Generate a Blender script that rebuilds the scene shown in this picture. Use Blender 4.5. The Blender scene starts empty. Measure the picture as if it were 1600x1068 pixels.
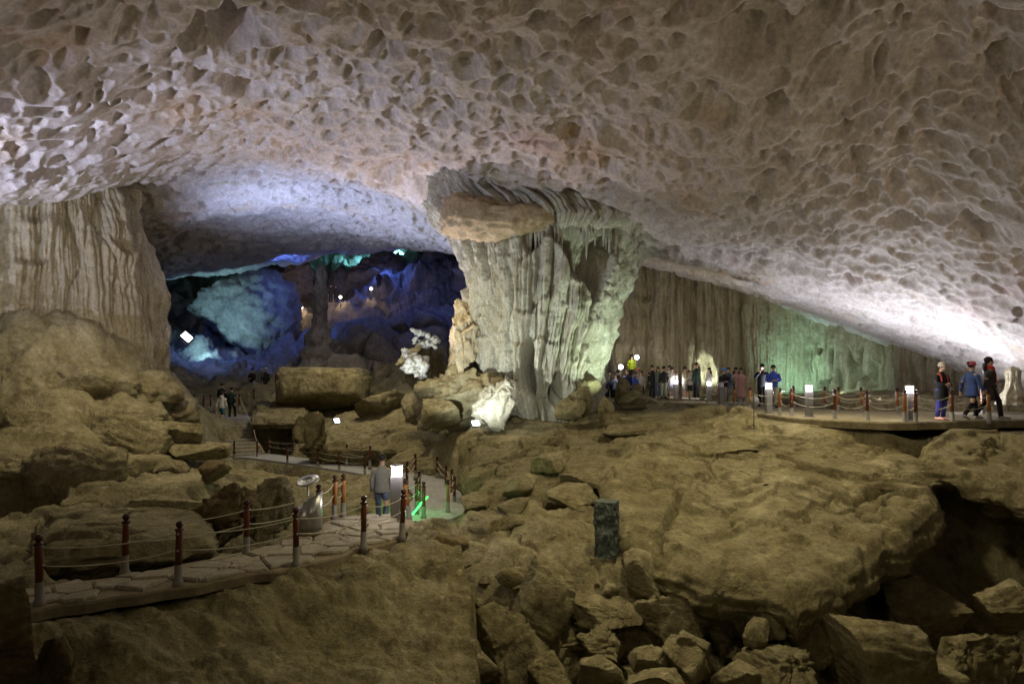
import bpy, bmesh, math, random
import numpy as np
from mathutils import Vector, Matrix

# ------------------------------------------------------------------ camera, world, lights, exposure
scene = bpy.context.scene
COL = scene.collection
CAMZ = 3.0                       # eye height above the datum of the near path
FPX, CX, HY = 1000.0, 800.0, 590.0

def P(px, py, d):
    """world point seen at photo pixel (px,py) at real distance d in front of the viewpoint"""
    return ((px - CX) / FPX * d, d, CAMZ + (HY - py) / FPX * d)

def Pz(px, py, z):
    d = (CAMZ - z) * FPX / (py - HY)
    return ((px - CX) / FPX * d, d, z)

cam = bpy.data.cameras.new("camera")
cam.lens = 22.5
cam.sensor_width = 36.0
cam.shift_y = 56.0 / 1600.0
cam.clip_start = 0.05
cam.clip_end = 500
camo = bpy.data.objects.new("camera", cam)
camo.location = (0, 0, CAMZ)
camo.rotation_euler = (math.radians(90), 0, 0)
COL.objects.link(camo)
scene.camera = camo

w = bpy.data.worlds.new("World")
scene.world = w
w.use_nodes = True
w.node_tree.nodes["Background"].inputs[0].default_value = (0.30, 0.26, 0.2, 1)
w.node_tree.nodes["Background"].inputs[1].default_value = 0.02

scene.render.engine = "CYCLES"
cy = scene.cycles
cy.use_denoising = True
cy.denoiser = 'OPENIMAGEDENOISE'
cy.denoising_input_passes = 'RGB_ALBEDO_NORMAL'
cy.max_bounces = 5
cy.diffuse_bounces = 3
cy.glossy_bounces = 2
cy.caustics_reflective = False
cy.caustics_refractive = False
cy.sample_clamp_indirect = 4.0
cy.use_light_tree = True
vs = scene.view_settings
vs.view_transform = 'Standard'
vs.look = 'None'
vs.gamma = 1
vs.use_curve_mapping = False
vs.exposure = 0.12

def lamp(name, loc, watts, color, target=None, angle=100, blend=0.8, radius=0.3):
    L = bpy.data.lights.new(name, 'SPOT' if target is not None else 'POINT')
    L.energy = watts
    L.color = color
    L.shadow_soft_size = radius
    if target is not None:
        L.spot_size = math.radians(angle)
        L.spot_blend = blend
    o = bpy.data.objects.new(name, L)
    o.location = loc
    if target is not None:
        dv = Vector(target) - Vector(loc)
        o.rotation_euler = dv.to_track_quat('-Z', 'Y').to_euler()
    COL.objects.link(o)
    return o

WARM = (1.0, 0.89, 0.54)
# added warm fill lamps without fixtures; the cave's own floodlights follow, mostly behind formations
lamp("fill_behind", (-5, -3, 6.5), 230, WARM, (-6, 16, 0), 120, 1.0, 0.7)  # unseen fill added behind the viewpoint to lift the foreground
lamp("fill_behind", (4, -2, 7.0), 330, WARM, (5, 13, -1), 110, 1.0, 0.6)
lamp("fill_overhead", (0.3, 9.5, 6.0), 420, WARM, (1.5, 11.5, -2), 120, 1.0, 0.3)  # overhead fill added in mid-air, standing in for bounce from the vault
lamp("fill_overhead", (3.0, 12.0, 7.6), 1500, WARM, (5, 12.5, -1), 150, 1.0, 0.3)
lamp("fill_overhead", (8.5, 19.2, 7.4), 1600, WARM, (7.5, 17.0, 0), 145, 1.0, 0.35)
lamp("fill_overhead", (-10.5, 18.0, 8.0), 1250, WARM, (-11, 18, 1), 145, 1.0, 0.35)
lamp("fill_overhead", (-5.0, 24.0, 8.6), 1500, WARM, (-2.5, 23, 0), 145, 1.0, 0.35)
lamp("fill_overhead", (-7.5, 31.0, 8.6), 1600, WARM, (-9, 34, 0), 130, 1.0, 0.35)
lamp("fill_upward", (-14.5, 7, 2.6), 560, (1.0, 0.74, 0.60), (-4, 15, 11), 120, 1.0, 0.25)  # added fill aimed up at the vault from out of view
lamp("fill_upward", (16, 9, 2.0), 720, (1.0, 0.80, 0.55), (6, 15, 10), 120, 1.0, 0.25)
lamp("fill_upward", (2, 4, 0.0), 130, (1.0, 0.82, 0.58), (4, 15, 10), 120, 1.0, 0.4)
# lavender-white floods grazing the vault from the left
lamp("flood_vault", (-16.5, 12.0, 3.6), 4600, (0.68, 0.74, 1.0), (-9, 22, 11), 84, 0.9, 0.15)
lamp("flood_vault", (-11.8, 31.0, 5.0), 3200, (0.48, 0.60, 1.0), (-8, 33, 13), 140, 0.9, 0.15)
lamp("flood_vault", (-4.5, 27.0, 3.4), 1700, (0.94, 0.80, 0.82), (-4, 21, 11), 130, 0.9, 0.15)
lamp("flood_drapery", (-12.0, 16.5, 4.6), 420, (1.0, 0.95, 0.80), (-16.4, 23.0, 7.0), 75, 0.9, 0.15)
lamp("flood_drapery", (-19.5, 17.5, 5.6), 420, (0.72, 0.80, 1.0), (-17.6, 21.5, 7.5), 95, 0.9, 0.15)
# white flood right of the walkway washing the low vault
lamp("flood_right", (10.8, 26.6, 2.3), 650, (0.84, 0.89, 1.0), (12.5, 25.5, 7.5), 150, 0.9, 0.15)
lamp("flood_right", (13.0, 24.2, 2.2), 760, (0.84, 0.89, 1.0), (15.0, 22.5, 6.0), 150, 0.9, 0.15)
lamp("flood_right", (14.8, 22.6, 2.1), 620, (0.84, 0.89, 1.0), (16.5, 20.0, 5.5), 160, 0.9, 0.15)
# column
lamp("flood_column", P(690, 672, 21.5), 1050, (0.92, 1.0, 0.90), P(790, 500, 27), 88, 0.7, 0.1)
lamp("flood_column", P(995, 640, 23.5), 950, (0.78, 1.0, 0.72), P(890, 470, 27), 74, 0.7, 0.1)
lamp("flood_column", P(820, 668, 21.0), 230, (0.95, 1.0, 0.84), P(830, 540, 27), 90, 0.7, 0.1)
lamp("flood_crystal", P(632, 606, 28.0), 150, (0.92, 1.0, 0.97), P(655, 550, 30), 60, 0.6, 0.1)
# far chamber
lamp("flood_blue", P(300, 500, 42), 600, (0.11, 0.22, 1.0), P(330, 560, 46), 160, 0.9, 0.3)
lamp("flood_blue", P(480, 560, 46), 420, (0.11, 0.22, 1.0), P(640, 440, 58), 150, 0.9, 0.3)
lamp("flood_blue", P(700, 395, 48), 1000, (0.09, 0.19, 1.0), P(620, 490, 55), 150, 0.9, 0.3)
lamp("flood_blue", P(430, 410, 46), 500, (0.11, 0.22, 1.0), P(560, 500, 55), 150, 0.9, 0.3)
lamp("flood_blue", P(590, 400, 62), 1000, (0.09, 0.19, 1.0), P(600, 430, 58), 150, 0.9, 0.3)
lamp("flood_cyan", P(300, 560, 43.0), 1700, (0.42, 0.9, 1.0), P(350, 475, 51), 80, 0.8, 0.3)
lamp("flood_violet", P(440, 478, 55.0), 1500, (0.86, 0.84, 1.0), P(455, 428, 62), 75, 0.8, 0.3)
lamp("flood_opening", P(605, 396, 70.0), 9000, (0.22, 0.80, 1.0), P(605, 375, 80), 150, 0.8, 0.3)
# curtain wall
lamp("flood_green", P(1225, 606, 30.4), 430, (0.46, 1.0, 0.84), P(1255, 560, 33), 96, 0.9, 0.12)
lamp("flood_green", P(1310, 606, 28.0), 210, (0.66, 1.0, 0.86), P(1325, 565, 32), 110, 0.9, 0.12)
lamp("flood_curtain", P(1108, 606, 34.6), 280, (0.85, 1.0, 0.86), P(1108, 560, 36.5), 80, 0.7, 0.08)
lamp("flood_curtain", P(1020, 560, 27.0), 420, (1.0, 0.88, 0.58), P(1090, 500, 35), 100, 0.9, 0.3)
lamp("flood_gap", P(965, 520, 40.0), 700, (0.05, 0.15, 1.0), P(965, 480, 45), 120, 0.9, 0.2)

# ------------------------------------------------------------------ numpy helpers
rng0 = np.random.RandomState(7)
PERM = rng0.permutation(4096).astype(np.int64)

def hash3(i, j, k, seed=0):
    a = PERM[(i + 131 * seed) & 4095]
    b = PERM[(a + j * 17 + 7) & 4095]
    return PERM[(b + k * 29 + 3 + seed * 11) & 4095]

_G = rng0.normal(size=(4096, 3))
_G /= np.linalg.norm(_G, axis=1, keepdims=True)

def perlin(x, y, z, seed=0):
    x, y, z = np.broadcast_arrays(np.asarray(x, float), np.asarray(y, float), np.asarray(z, float))
    xi = np.floor(x).astype(np.int64); yi = np.floor(y).astype(np.int64); zi = np.floor(z).astype(np.int64)
    xf = x - xi; yf = y - yi; zf = z - zi
    u = xf * xf * xf * (xf * (xf * 6 - 15) + 10)
    v = yf * yf * yf * (yf * (yf * 6 - 15) + 10)
    t = zf * zf * zf * (zf * (zf * 6 - 15) + 10)
    out = 0
    for a in (0, 1):
        wa = u if a else 1 - u
        for b in (0, 1):
            wb = v if b else 1 - v
            for c in (0, 1):
                wc = t if c else 1 - t
                g = _G[hash3(xi + a, yi + b, zi + c, seed)]
                out = out + wa * wb * wc * (g[..., 0] * (xf - a) + g[..., 1] * (yf - b) + g[..., 2] * (zf - c))
    return out * 1.5

def fbm(x, y, z, oct=4, seed=0, gain=0.5, lac=2.03, ridge=False):
    out = 0; amp = 1.0
    for o in range(oct):
        n = perlin(x, y, z, seed + o)
        out = out + amp * ((1 - 2 * np.abs(n)) if ridge else n)
        x = x * lac + 3.1; y = y * lac + 1.7; z = z * lac + 5.3
        amp *= gain
    return out

def rnd2(i, j, seed, n):
    h = hash3(i, j, np.full_like(i, 13 + seed), seed)
    return [PERM[(h + 97 * k) & 4095] / 4096.0 for k in range(n)]

def cups(x, y, cell, seed, rmin=0.55, rmax=1.0, dep=0.5, power=1.0, prob=1.0):
    """concave solution cups: the highest of many paraboloid bowls"""
    u = x / cell; v = y / cell
    i0 = np.floor(u).astype(np.int64); j0 = np.floor(v).astype(np.int64)
    h = np.zeros_like(x)
    for di in (-1, 0, 1):
        for dj in (-1, 0, 1):
            i = i0 + di; j = j0 + dj
            a, b, c, e, f = rnd2(i, j, seed, 5)
            dx = u - (i + a); dy = v - (j + b)
            R = rmin + (rmax - rmin) * c
            d2 = (dx * dx + dy * dy) / (R * R)
            q = R * cell * dep * (0.55 + 0.9 * e) * (1 - d2 ** power)
            q = np.where(f < prob, q, 0)
            h = np.maximum(h, q)
    return h

def worley(x, y, z, seed=0):
    i0 = np.floor(x).astype(np.int64); j0 = np.floor(y).astype(np.int64); k0 = np.floor(z).astype(np.int64)
    f1 = np.full(x.shape, 9.0); f2 = np.full(x.shape, 9.0)
    for di in (-1, 0, 1):
        for dj in (-1, 0, 1):
            for dk in (-1, 0, 1):
                h = hash3(i0 + di, j0 + dj, k0 + dk, seed)
                a = PERM[h] / 4096.; b = PERM[(h + 97) & 4095] / 4096.; c = PERM[(h + 211) & 4095] / 4096.
                d = np.sqrt((x - i0 - di - a) ** 2 + (y - j0 - dj - b) ** 2 + (z - k0 - dk - c) ** 2)
                f2 = np.minimum(f2, np.maximum(f1, d)); f1 = np.minimum(f1, d)
    return f1, f2

def smooth(a, b, t):
    s = np.clip((t - a) / (b - a), 0, 1)
    return s * s * (3 - 2 * s)

class TPS:
    def __init__(self, pts, lam=0.02):
        p = np.array(pts, float)
        self.c = p[:, :2]
        n = len(p)
        K = self.k(self.c, self.c) + lam * np.eye(n)
        Q = np.hstack([np.ones((n, 1)), self.c])
        A = np.zeros((n + 3, n + 3)); A[:n, :n] = K; A[:n, n:] = Q; A[n:, :n] = Q.T
        self.wts = np.linalg.solve(A, np.concatenate([p[:, 2], np.zeros(3)]))
    @staticmethod
    def k(a, b):
        d2 = ((a[:, None, :] - b[None, :, :]) ** 2).sum(-1)
        return 0.5 * d2 * np.log(d2 + 1e-9)
    def __call__(self, x, y):
        sh = x.shape; q = np.stack([x.ravel(), y.ravel()], 1)
        out = np.empty(len(q)); n = len(self.c)
        for s in range(0, len(q), 60000):
            e = q[s:s + 60000]
            out[s:s + 60000] = self.k(e, self.c) @ self.wts[:n] + self.wts[n] + e @ self.wts[n + 1:]
        return out.reshape(sh)

def seg_dist(x, y, pts, closed=False):
    """distance to a polyline and the parameter along it"""
    best = np.full(x.shape, 1e9); par = np.zeros(x.shape); acc = 0.0
    n = len(pts)
    for a in range(n if closed else n - 1):
        p = pts[a]; q = pts[(a + 1) % n]
        vx, vy = q[0] - p[0], q[1] - p[1]; L2 = vx * vx + vy * vy + 1e-12
        t = np.clip(((x - p[0]) * vx + (y - p[1]) * vy) / L2, 0, 1)
        d = np.hypot(x - p[0] - t * vx, y - p[1] - t * vy)
        par = np.where(d < best, a + t, par); best = np.minimum(best, d)
    return best, par

def poly_sd(x, y, pts):
    """signed distance to a polygon: negative inside"""
    d, _ = seg_dist(x, y, pts, True)
    ins = np.zeros(x.shape, bool); n = len(pts)
    for a in range(n):
        x1, y1 = pts[a][:2]; x2, y2 = pts[(a + 1) % n][:2]
        c = ((y1 > y) != (y2 > y)) & (x < (x2 - x1) * (y - y1) / (y2 - y1 + 1e-12) + x1)
        ins ^= c
    return np.where(ins, -d, d)

# ------------------------------------------------------------------ mesh helpers
def tag(o, label=None, cat=None, group=None, kind=None):
    if label: o['label'] = label
    if cat: o['category'] = cat
    if group: o['group'] = group
    if kind: o['kind'] = kind
    return o

def link(name, me, mat=None, parent=None, loc=None):
    o = bpy.data.objects.new(name, me)
    COL.objects.link(o)
    if mat is not None and me is not None and len(me.materials) == 0:
        me.materials.append(mat)
    if parent is not None: o.parent = parent
    if loc is not None: o.location = loc
    return o

def empty(name, loc, rz=0):
    o = bpy.data.objects.new(name, None)
    o.empty_display_size = 0.1
    o.location = loc
    o.rotation_euler = (0, 0, rz)
    COL.objects.link(o)
    return o

def fast_mesh(name, V, faces, shade=True):
    """V (n,3); faces: list of int arrays each (m,k)"""
    me = bpy.data.meshes.new(name)
    V = np.asarray(V, np.float32)
    me.vertices.add(len(V)); me.vertices.foreach_set("co", V.ravel())
    loops = np.concatenate([f.ravel() for f in faces]).astype(np.int32)
    tot = np.concatenate([np.full(len(f), f.shape[1]) for f in faces]).astype(np.int32)
    st = np.concatenate([[0], np.cumsum(tot)[:-1]]).astype(np.int32)
    me.loops.add(len(loops)); me.loops.foreach_set("vertex_index", loops)
    me.polygons.add(len(tot)); me.polygons.foreach_set("loop_start", st); me.polygons.foreach_set("loop_total", tot)
    me.polygons.foreach_set("use_smooth", np.full(len(tot), shade))
    me.update(calc_edges=True)
    return me

def grid_faces(m, n, wrap=False, off=0, flip=False):
    idx = np.arange(m * n).reshape(m, n) + off
    if wrap: idx = np.concatenate([idx, idx[:, :1]], 1)
    q = np.stack([idx[:-1, :-1], idx[:-1, 1:], idx[1:, 1:], idx[1:, :-1]], -1).reshape(-1, 4)
    return q[:, ::-1] if flip else q

class MB:
    """collects simple solids into one mesh"""
    def __init__(self): self.v = []; self.f = []; self.n = 0
    def add(self, V, F):
        for f in F: self.f.append(tuple(i + self.n for i in f))
        self.v.extend([tuple(p) for p in V]); self.n += len(V)
    def loft(self, rings, cap=True):
        k = len(rings[0]); V = [p for r in rings for p in r]; F = []
        for a in range(len(rings) - 1):
            for b in range(k):
                c = (b + 1) % k
                F.append((a * k + b, a * k + c, (a + 1) * k + c, (a + 1) * k + b))
        if cap:
            F.append(tuple(range(k))[::-1]); F.append(tuple((len(rings) - 1) * k + b for b in range(k)))
        self.add(V, F)
    def lathe(self, prof, k=10, c=(0, 0, 0)):
        self.loft([[(c[0] + r * math.cos(2 * math.pi * b / k), c[1] + r * math.sin(2 * math.pi * b / k), c[2] + z) for b in range(k)] for r, z in prof])
    def tube(self, pts, rad, k=6, cap=True):
        pts = [Vector(p) for p in pts]; rings = []
        up = Vector((0, 0, 1))
        for i, p in enumerate(pts):
            t = (pts[min(i + 1, len(pts) - 1)] - pts[max(i - 1, 0)]).normalized()
            a = t.cross(up if abs(t.z) < 0.95 else Vector((0, 1, 0))).normalized(); b = t.cross(a)
            r = rad[i] if hasattr(rad, '__len__') else rad
            r1, r2 = r if hasattr(r, '__len__') else (r, r)
            rings.append([tuple(p + a * (r1 * math.cos(2 * math.pi * j / k)) + b * (r2 * math.sin(2 * math.pi * j / k))) for j in range(k)])
        self.loft(rings, cap)
    def box(self, c, s, bev=0.0):
        x, y, z = s[0] / 2, s[1] / 2, s[2] / 2
        if bev <= 0:
            prof = [(1, 1)]
            rings = [[(c[0] + a * x, c[1] + b * y, c[2] + h * z) for a, b in ((-1, -1), (1, -1), (1, 1), (-1, 1))] for h in (-1, 1)]
        else:
            def ring(dx, h):
                X, Y = x - dx, y - dx; e = bev
                return [(c[0] + a, c[1] + b, c[2] + h) for a, b in ((-X + e, -Y), (X - e, -Y), (X, -Y + e), (X, Y - e), (X - e, Y), (-X + e, Y), (-X, Y - e), (-X, -Y + e))]
            rings = [ring(bev, -z), ring(0, -z + bev), ring(0, z - bev), ring(bev, z)]
        self.loft(rings)
    def ball(self, c, r, k=10, m=6):
        rx, ry, rz = r if hasattr(r, '__len__') else (r, r, r)
        rings = []
        for a in range(m + 1):
            t = -math.pi / 2 + math.pi * (a + 0.02 if a == 0 else a - 0.02 if a == m else a) / m
            rings.append([(c[0] + rx * math.cos(t) * math.cos(2 * math.pi * b / k), c[1] + ry * math.cos(t) * math.sin(2 * math.pi * b / k), c[2] + rz * math.sin(t)) for b in range(k)])
        self.loft(rings)
    def mesh(self, name, shade=True):
        me = bpy.data.meshes.new(name)
        me.from_pydata(self.v, [], self.f)
        me.polygons.foreach_set("use_smooth", [shade] * len(me.polygons))
        me.update()
        return me
    def build(self, name, mat, parent=None, loc=None, shade=True):
        return link(name, self.mesh(name, shade), mat, parent, loc)

# ------------------------------------------------------------------ materials
def new_mat(name):
    m = bpy.data.materials.new(name); m.use_nodes = True
    nt = m.node_tree; b = nt.nodes["Principled BSDF"]
    b.inputs["Specular IOR Level"].default_value = 0.25
    return m, nt, b

def plain(name, c, rough=0.7, metal=0.0, var=0.15, scale=8.0):
    m, nt, b = new_mat(name)
    N = nt.nodes.new; L = nt.links.new
    n = N("ShaderNodeTexNoise"); n.inputs["Scale"].default_value = scale; n.inputs["Detail"].default_value = 3
    tc = N("ShaderNodeTexCoord"); L(tc.outputs["Object"], n.inputs["Vector"])
    mx = N("ShaderNodeMix"); mx.data_type = 'RGBA'
    mx.inputs[6].default_value = tuple(k * (1 - var) for k in c) + (1,)
    mx.inputs[7].default_value = tuple(min(1, k * (1 + var)) for k in c) + (1,)
    L(n.outputs["Fac"], mx.inputs[0]); L(mx.outputs[2], b.inputs["Base Color"])
    b.inputs["Roughness"].default_value = rough; b.inputs["Metallic"].default_value = metal
    return m

def glow(name, c, s):
    m, nt, b = new_mat(name)
    b.inputs["Base Color"].default_value = c + (1,)
    b.inputs["Emission Color"].default_value = c + (1,)
    b.inputs["Emission Strength"].default_value = s
    return m

def rock(name, cols, scale=0.6, bump=0.35, fine=9.0, rough=0.92, dist=0.05, spec=0.2, stain=None, streak=False, coat=0.0):
    """cols: 3 base colours mixed by two noises; fine bump; optional (colour, scale, lo, hi) stain"""
    m, nt, b = new_mat(name)
    N = nt.nodes.new; L = nt.links.new
    geo = N("ShaderNodeNewGeometry")
    mp = N("ShaderNodeMapping")
    if streak: mp.inputs["Scale"].default_value = (1, 1, 0.18)
    L(geo.outputs["Position"], mp.inputs["Vector"])
    def noise(s, d=6, r=0.6, src=mp):
        n = N("ShaderNodeTexNoise"); n.inputs["Scale"].default_value = s; n.inputs["Detail"].default_value = d
        n.inputs["Roughness"].default_value = r; L(src.outputs[0], n.inputs["Vector"]); return n
    n1 = noise(scale, 8, 0.62); n2 = noise(scale * 4.3, 6, 0.6)
    r1 = N("ShaderNodeMapRange"); r1.inputs[1].default_value = 0.36; r1.inputs[2].default_value = 0.64
    L(n1.outputs["Fac"], r1.inputs[0])
    r2 = N("ShaderNodeMapRange"); r2.inputs[1].default_value = 0.38; r2.inputs[2].default_value = 0.66
    L(n2.outputs["Fac"], r2.inputs[0])
    m1 = N("ShaderNodeMix"); m1.data_type = 'RGBA'
    m1.inputs[6].default_value = cols[0] + (1,); m1.inputs[7].default_value = cols[1] + (1,)
    L(r1.outputs[0], m1.inputs[0])
    m2 = N("ShaderNodeMix"); m2.data_type = 'RGBA'; m2.inputs[7].default_value = cols[2] + (1,)
    f = N("ShaderNodeMath"); f.operation = 'MULTIPLY'; f.inputs[1].default_value = 0.75
    L(r2.outputs[0], f.inputs[0]); L(f.outputs[0], m2.inputs[0]); L(m1.outputs[2], m2.inputs[6])
    out = m2.outputs[2]
    if stain:
        for (c, s, lo, hi) in stain:
            n = noise(s, 7, 0.6)
            r = N("ShaderNodeMapRange"); r.inputs[1].default_value = lo; r.inputs[2].default_value = hi
            L(n.outputs["Fac"], r.inputs[0])
            mm = N("ShaderNodeMix"); mm.data_type = 'RGBA'; mm.inputs[7].default_value = c + (1,)
            L(r.outputs[0], mm.inputs[0]); L(out, mm.inputs[6]); out = mm.outputs[2]
    L(out, b.inputs["Base Color"])
    n3 = noise(fine, 9, 0.68, geo)
    vor = N("ShaderNodeTexVoronoi"); vor.inputs["Scale"].default_value = fine * 0.55; L(geo.outputs["Position"], vor.inputs["Vector"])
    ad = N("ShaderNodeMath"); ad.operation = 'MULTIPLY_ADD'; ad.inputs[1].default_value = 0.35
    L(vor.outputs["Distance"], ad.inputs[0]); L(n3.outputs["Fac"], ad.inputs[2])
    bp = N("ShaderNodeBump"); bp.inputs["Strength"].default_value = bump; bp.inputs["Distance"].default_value = dist
    L(ad.outputs[0], bp.inputs["Height"])
    n4 = noise(fine * 5.0, 6, 0.7, geo)
    b2 = N("ShaderNodeBump"); b2.inputs["Strength"].default_value = min(1.0, bump); b2.inputs["Distance"].default_value = dist * 0.28
    L(n4.outputs["Fac"], b2.inputs["Height"]); L(bp.outputs[0], b2.inputs["Normal"]); L(b2.outputs[0], b.inputs["Normal"])
    sp = N("ShaderNodeMapRange"); sp.inputs[1].default_value = 0.3; sp.inputs[2].default_value = 0.7; sp.inputs[3].default_value = 0.62; sp.inputs[4].default_value = 1.28
    n5 = noise(fine * 2.6, 8, 0.75, geo); L(n5.outputs["Fac"], sp.inputs[0])
    mu = N("ShaderNodeVectorMath"); mu.operation = 'SCALE'; L(out, mu.inputs[0]); L(sp.outputs[0], mu.inputs[3]); L(mu.outputs[0], b.inputs["Base Color"])
    b.inputs["Roughness"].default_value = rough
    b.inputs["Specular IOR Level"].default_value = spec
    return m

M = {}
M['floor'] = rock("floor_rock", [(0.275, 0.23, 0.125), (0.39, 0.34, 0.205), (0.18, 0.145, 0.075)], 0.5, 1.0, 3.4, dist=0.22,
                  stain=[((0.11, 0.085, 0.045), 1.1, 0.56, 0.68), ((0.50, 0.42, 0.27), 0.5, 0.57, 0.70), ((0.46, 0.38, 0.24), 4.0, 0.60, 0.72)])
M['mound'] = rock("mound_rock", [(0.39, 0.33, 0.20), (0.49, 0.43, 0.29), (0.28, 0.225, 0.12)], 0.6, 1.0, 3.4, dist=0.25,
                  stain=[((0.18, 0.13, 0.07), 0.9, 0.57, 0.70), ((0.55, 0.47, 0.33), 1.6, 0.60, 0.72)])
M['boulder'] = rock("boulder_rock", [(0.31, 0.26, 0.145), (0.44, 0.38, 0.235), (0.19, 0.155, 0.08)], 0.9, 1.0, 4.2, dist=0.18,
                    stain=[((0.12, 0.09, 0.045), 1.5, 0.56, 0.68), ((0.48, 0.39, 0.24), 3.0, 0.60, 0.72)])
M['dark_boulder'] = rock("brown_boulder_rock", [(0.20, 0.145, 0.07), (0.27, 0.20, 0.10), (0.13, 0.095, 0.045)], 0.9, 1.0, 4.0, dist=0.2)
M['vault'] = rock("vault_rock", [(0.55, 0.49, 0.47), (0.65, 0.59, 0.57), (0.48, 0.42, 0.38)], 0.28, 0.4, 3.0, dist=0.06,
                  stain=[((0.51, 0.39, 0.29), 0.22, 0.57, 0.69), ((0.58, 0.45, 0.43), 0.16, 0.60, 0.70), ((0.38, 0.36, 0.25), 0.55, 0.64, 0.76)])
M['flow'] = rock("flowstone_rock", [(0.55, 0.47, 0.33), (0.66, 0.60, 0.48), (0.42, 0.32, 0.19)], 0.8, 0.8, 4.5, dist=0.14, streak=True,
                 stain=[((0.33, 0.24, 0.13), 0.7, 0.58, 0.72)])
M['column'] = rock("column_rock", [(0.58, 0.56, 0.48), (0.69, 0.68, 0.60), (0.42, 0.37, 0.28)], 0.9, 1.0, 5.0, dist=0.16, streak=True,
                   stain=[((0.34, 0.27, 0.17), 0.8, 0.58, 0.70)])
M['cap'] = rock("cap_rock", [(0.42, 0.33, 0.21), (0.50, 0.41, 0.28), (0.31, 0.23, 0.14)], 0.9, 0.6, 5.0, dist=0.08)
M['curtain'] = rock("curtain_rock", [(0.44, 0.38, 0.26), (0.53, 0.47, 0.35), (0.33, 0.27, 0.16)], 0.7, 0.9, 4.5, dist=0.15, streak=True)
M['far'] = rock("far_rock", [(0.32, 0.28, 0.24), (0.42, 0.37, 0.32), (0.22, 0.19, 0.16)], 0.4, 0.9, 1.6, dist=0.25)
M['crystal'] = rock("calcite", [(0.72, 0.72, 0.68), (0.82, 0.82, 0.78), (0.6, 0.58, 0.5)], 2.0, 0.6, 8.0, dist=0.08)
M['concrete'] = rock("concrete", [(0.22, 0.185, 0.115), (0.29, 0.245, 0.16), (0.16, 0.13, 0.075)], 1.2, 0.8, 7.0, dist=0.08)
M['paving'] = rock("paving_rock", [(0.26, 0.225, 0.17), (0.33, 0.29, 0.23), (0.19, 0.16, 0.115)], 1.4, 0.6, 11.0, dist=0.03)
M['mortar'] = rock("mortar", [(0.19, 0.15, 0.10), (0.23, 0.18, 0.12), (0.15, 0.12, 0.08)], 2.0, 0.5, 20.0, dist=0.02)
M['post_red'] = plain("painted_post", (0.115, 0.036, 0.018), 0.35)
M['post_dark'] = plain("post_cap", (0.05, 0.018, 0.012), 0.25)
M['post_orange'] = plain("varnished_post", (0.30, 0.115, 0.035), 0.4)
M['sleeve'] = plain("post_sleeve", (0.17, 0.155, 0.14), 0.6)
M['rope'] = plain("rope", (0.46, 0.42, 0.33), 0.8)
M['lamp_post'] = plain("lamp_post_paint", (0.16, 0.15, 0.145), 0.5)
M['stele'] = rock("green_marble", [(0.055, 0.075, 0.062), (0.10, 0.125, 0.105), (0.035, 0.045, 0.04)], 3.0, 0.9, 7.0, 0.6, dist=0.05, spec=0.4)
M['metal'] = plain("brushed_metal", (0.42, 0.42, 0.42), 0.35, 0.9)
M['white'] = plain("white_paint", (0.62, 0.62, 0.60), 0.4)
M['dark'] = plain("dark_paint", (0.03, 0.03, 0.032), 0.5)
# ------------------------------------------------------------------ plan of paths
PZ = 0.05
near_front = [(-9.6, 5.2)] + [Pz(*q, PZ)[:2] for q in ((56, 945), (170, 928), (278, 912), (380, 893), (463, 880), (568, 852), (632, 836))]
near_back = [Pz(*q, PZ)[:2] for q in ((648, 806), (600, 802), (560, 801), (520, 806), (470, 828), (385, 862), (290, 872), (195, 893), (90, 905))] + [(-10.6, 7.2)]
near_poly = near_front + near_back
LP = [P(606, 812, 13.6), P(640, 812, 15.4), P(668, 803, 17.5), P(686, 788, 19.4), P(690, 771, 21.4), P(660, 752, 24.2), P(600, 738, 26.6), P(520, 726, 28.8), P(450, 717, 30.6), P(398, 711, 31.4), P(370, 712, 31.6)]
LW = [0.6, 0.75, 0.9, 0.95, 0.95, 0.95, 0.85, 0.8, 0.75, 0.8, 0.8]
def spline(pts, n):
    p = np.array(pts, float); m = len(p); t = np.linspace(0, m - 1, n); i = np.clip(t.astype(int), 0, m - 2); u = (t - i)[:, None]
    p0 = p[np.clip(i - 1, 0, m - 1)]; p1 = p[i]; p2 = p[i + 1]; p3 = p[np.clip(i + 2, 0, m - 1)]
    return 0.5 * (2 * p1 + (p2 - p0) * u + (2 * p0 - 5 * p1 + 4 * p2 - p3) * u ** 2 + (3 * p1 - p0 - 3 * p2 + p3) * u ** 3)
LPs = spline([tuple(a) + (w_,) for a, w_ in zip(LP, LW)], 60)
WZ = 1.8
walk_front = [Pz(*q, WZ)[:2] for q in ((985, 624), (1060, 628), (1130, 637), (1190, 645), (1230, 651), (1300, 656), (1400, 660), (1500, 657), (1620, 655))] + [(16.5, 17.6)]
walk_back = [(18.5, 20.2)] + [Pz(*q, WZ)[:2] for q in ((1600, 643), (1480, 642), (1380, 643), (1300, 640), (1240, 634), (1180, 629))] + [P(1080, 0, 34.6)[:2], P(985, 0, 36)[:2]]
walk_poly = walk_front + walk_back

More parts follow.
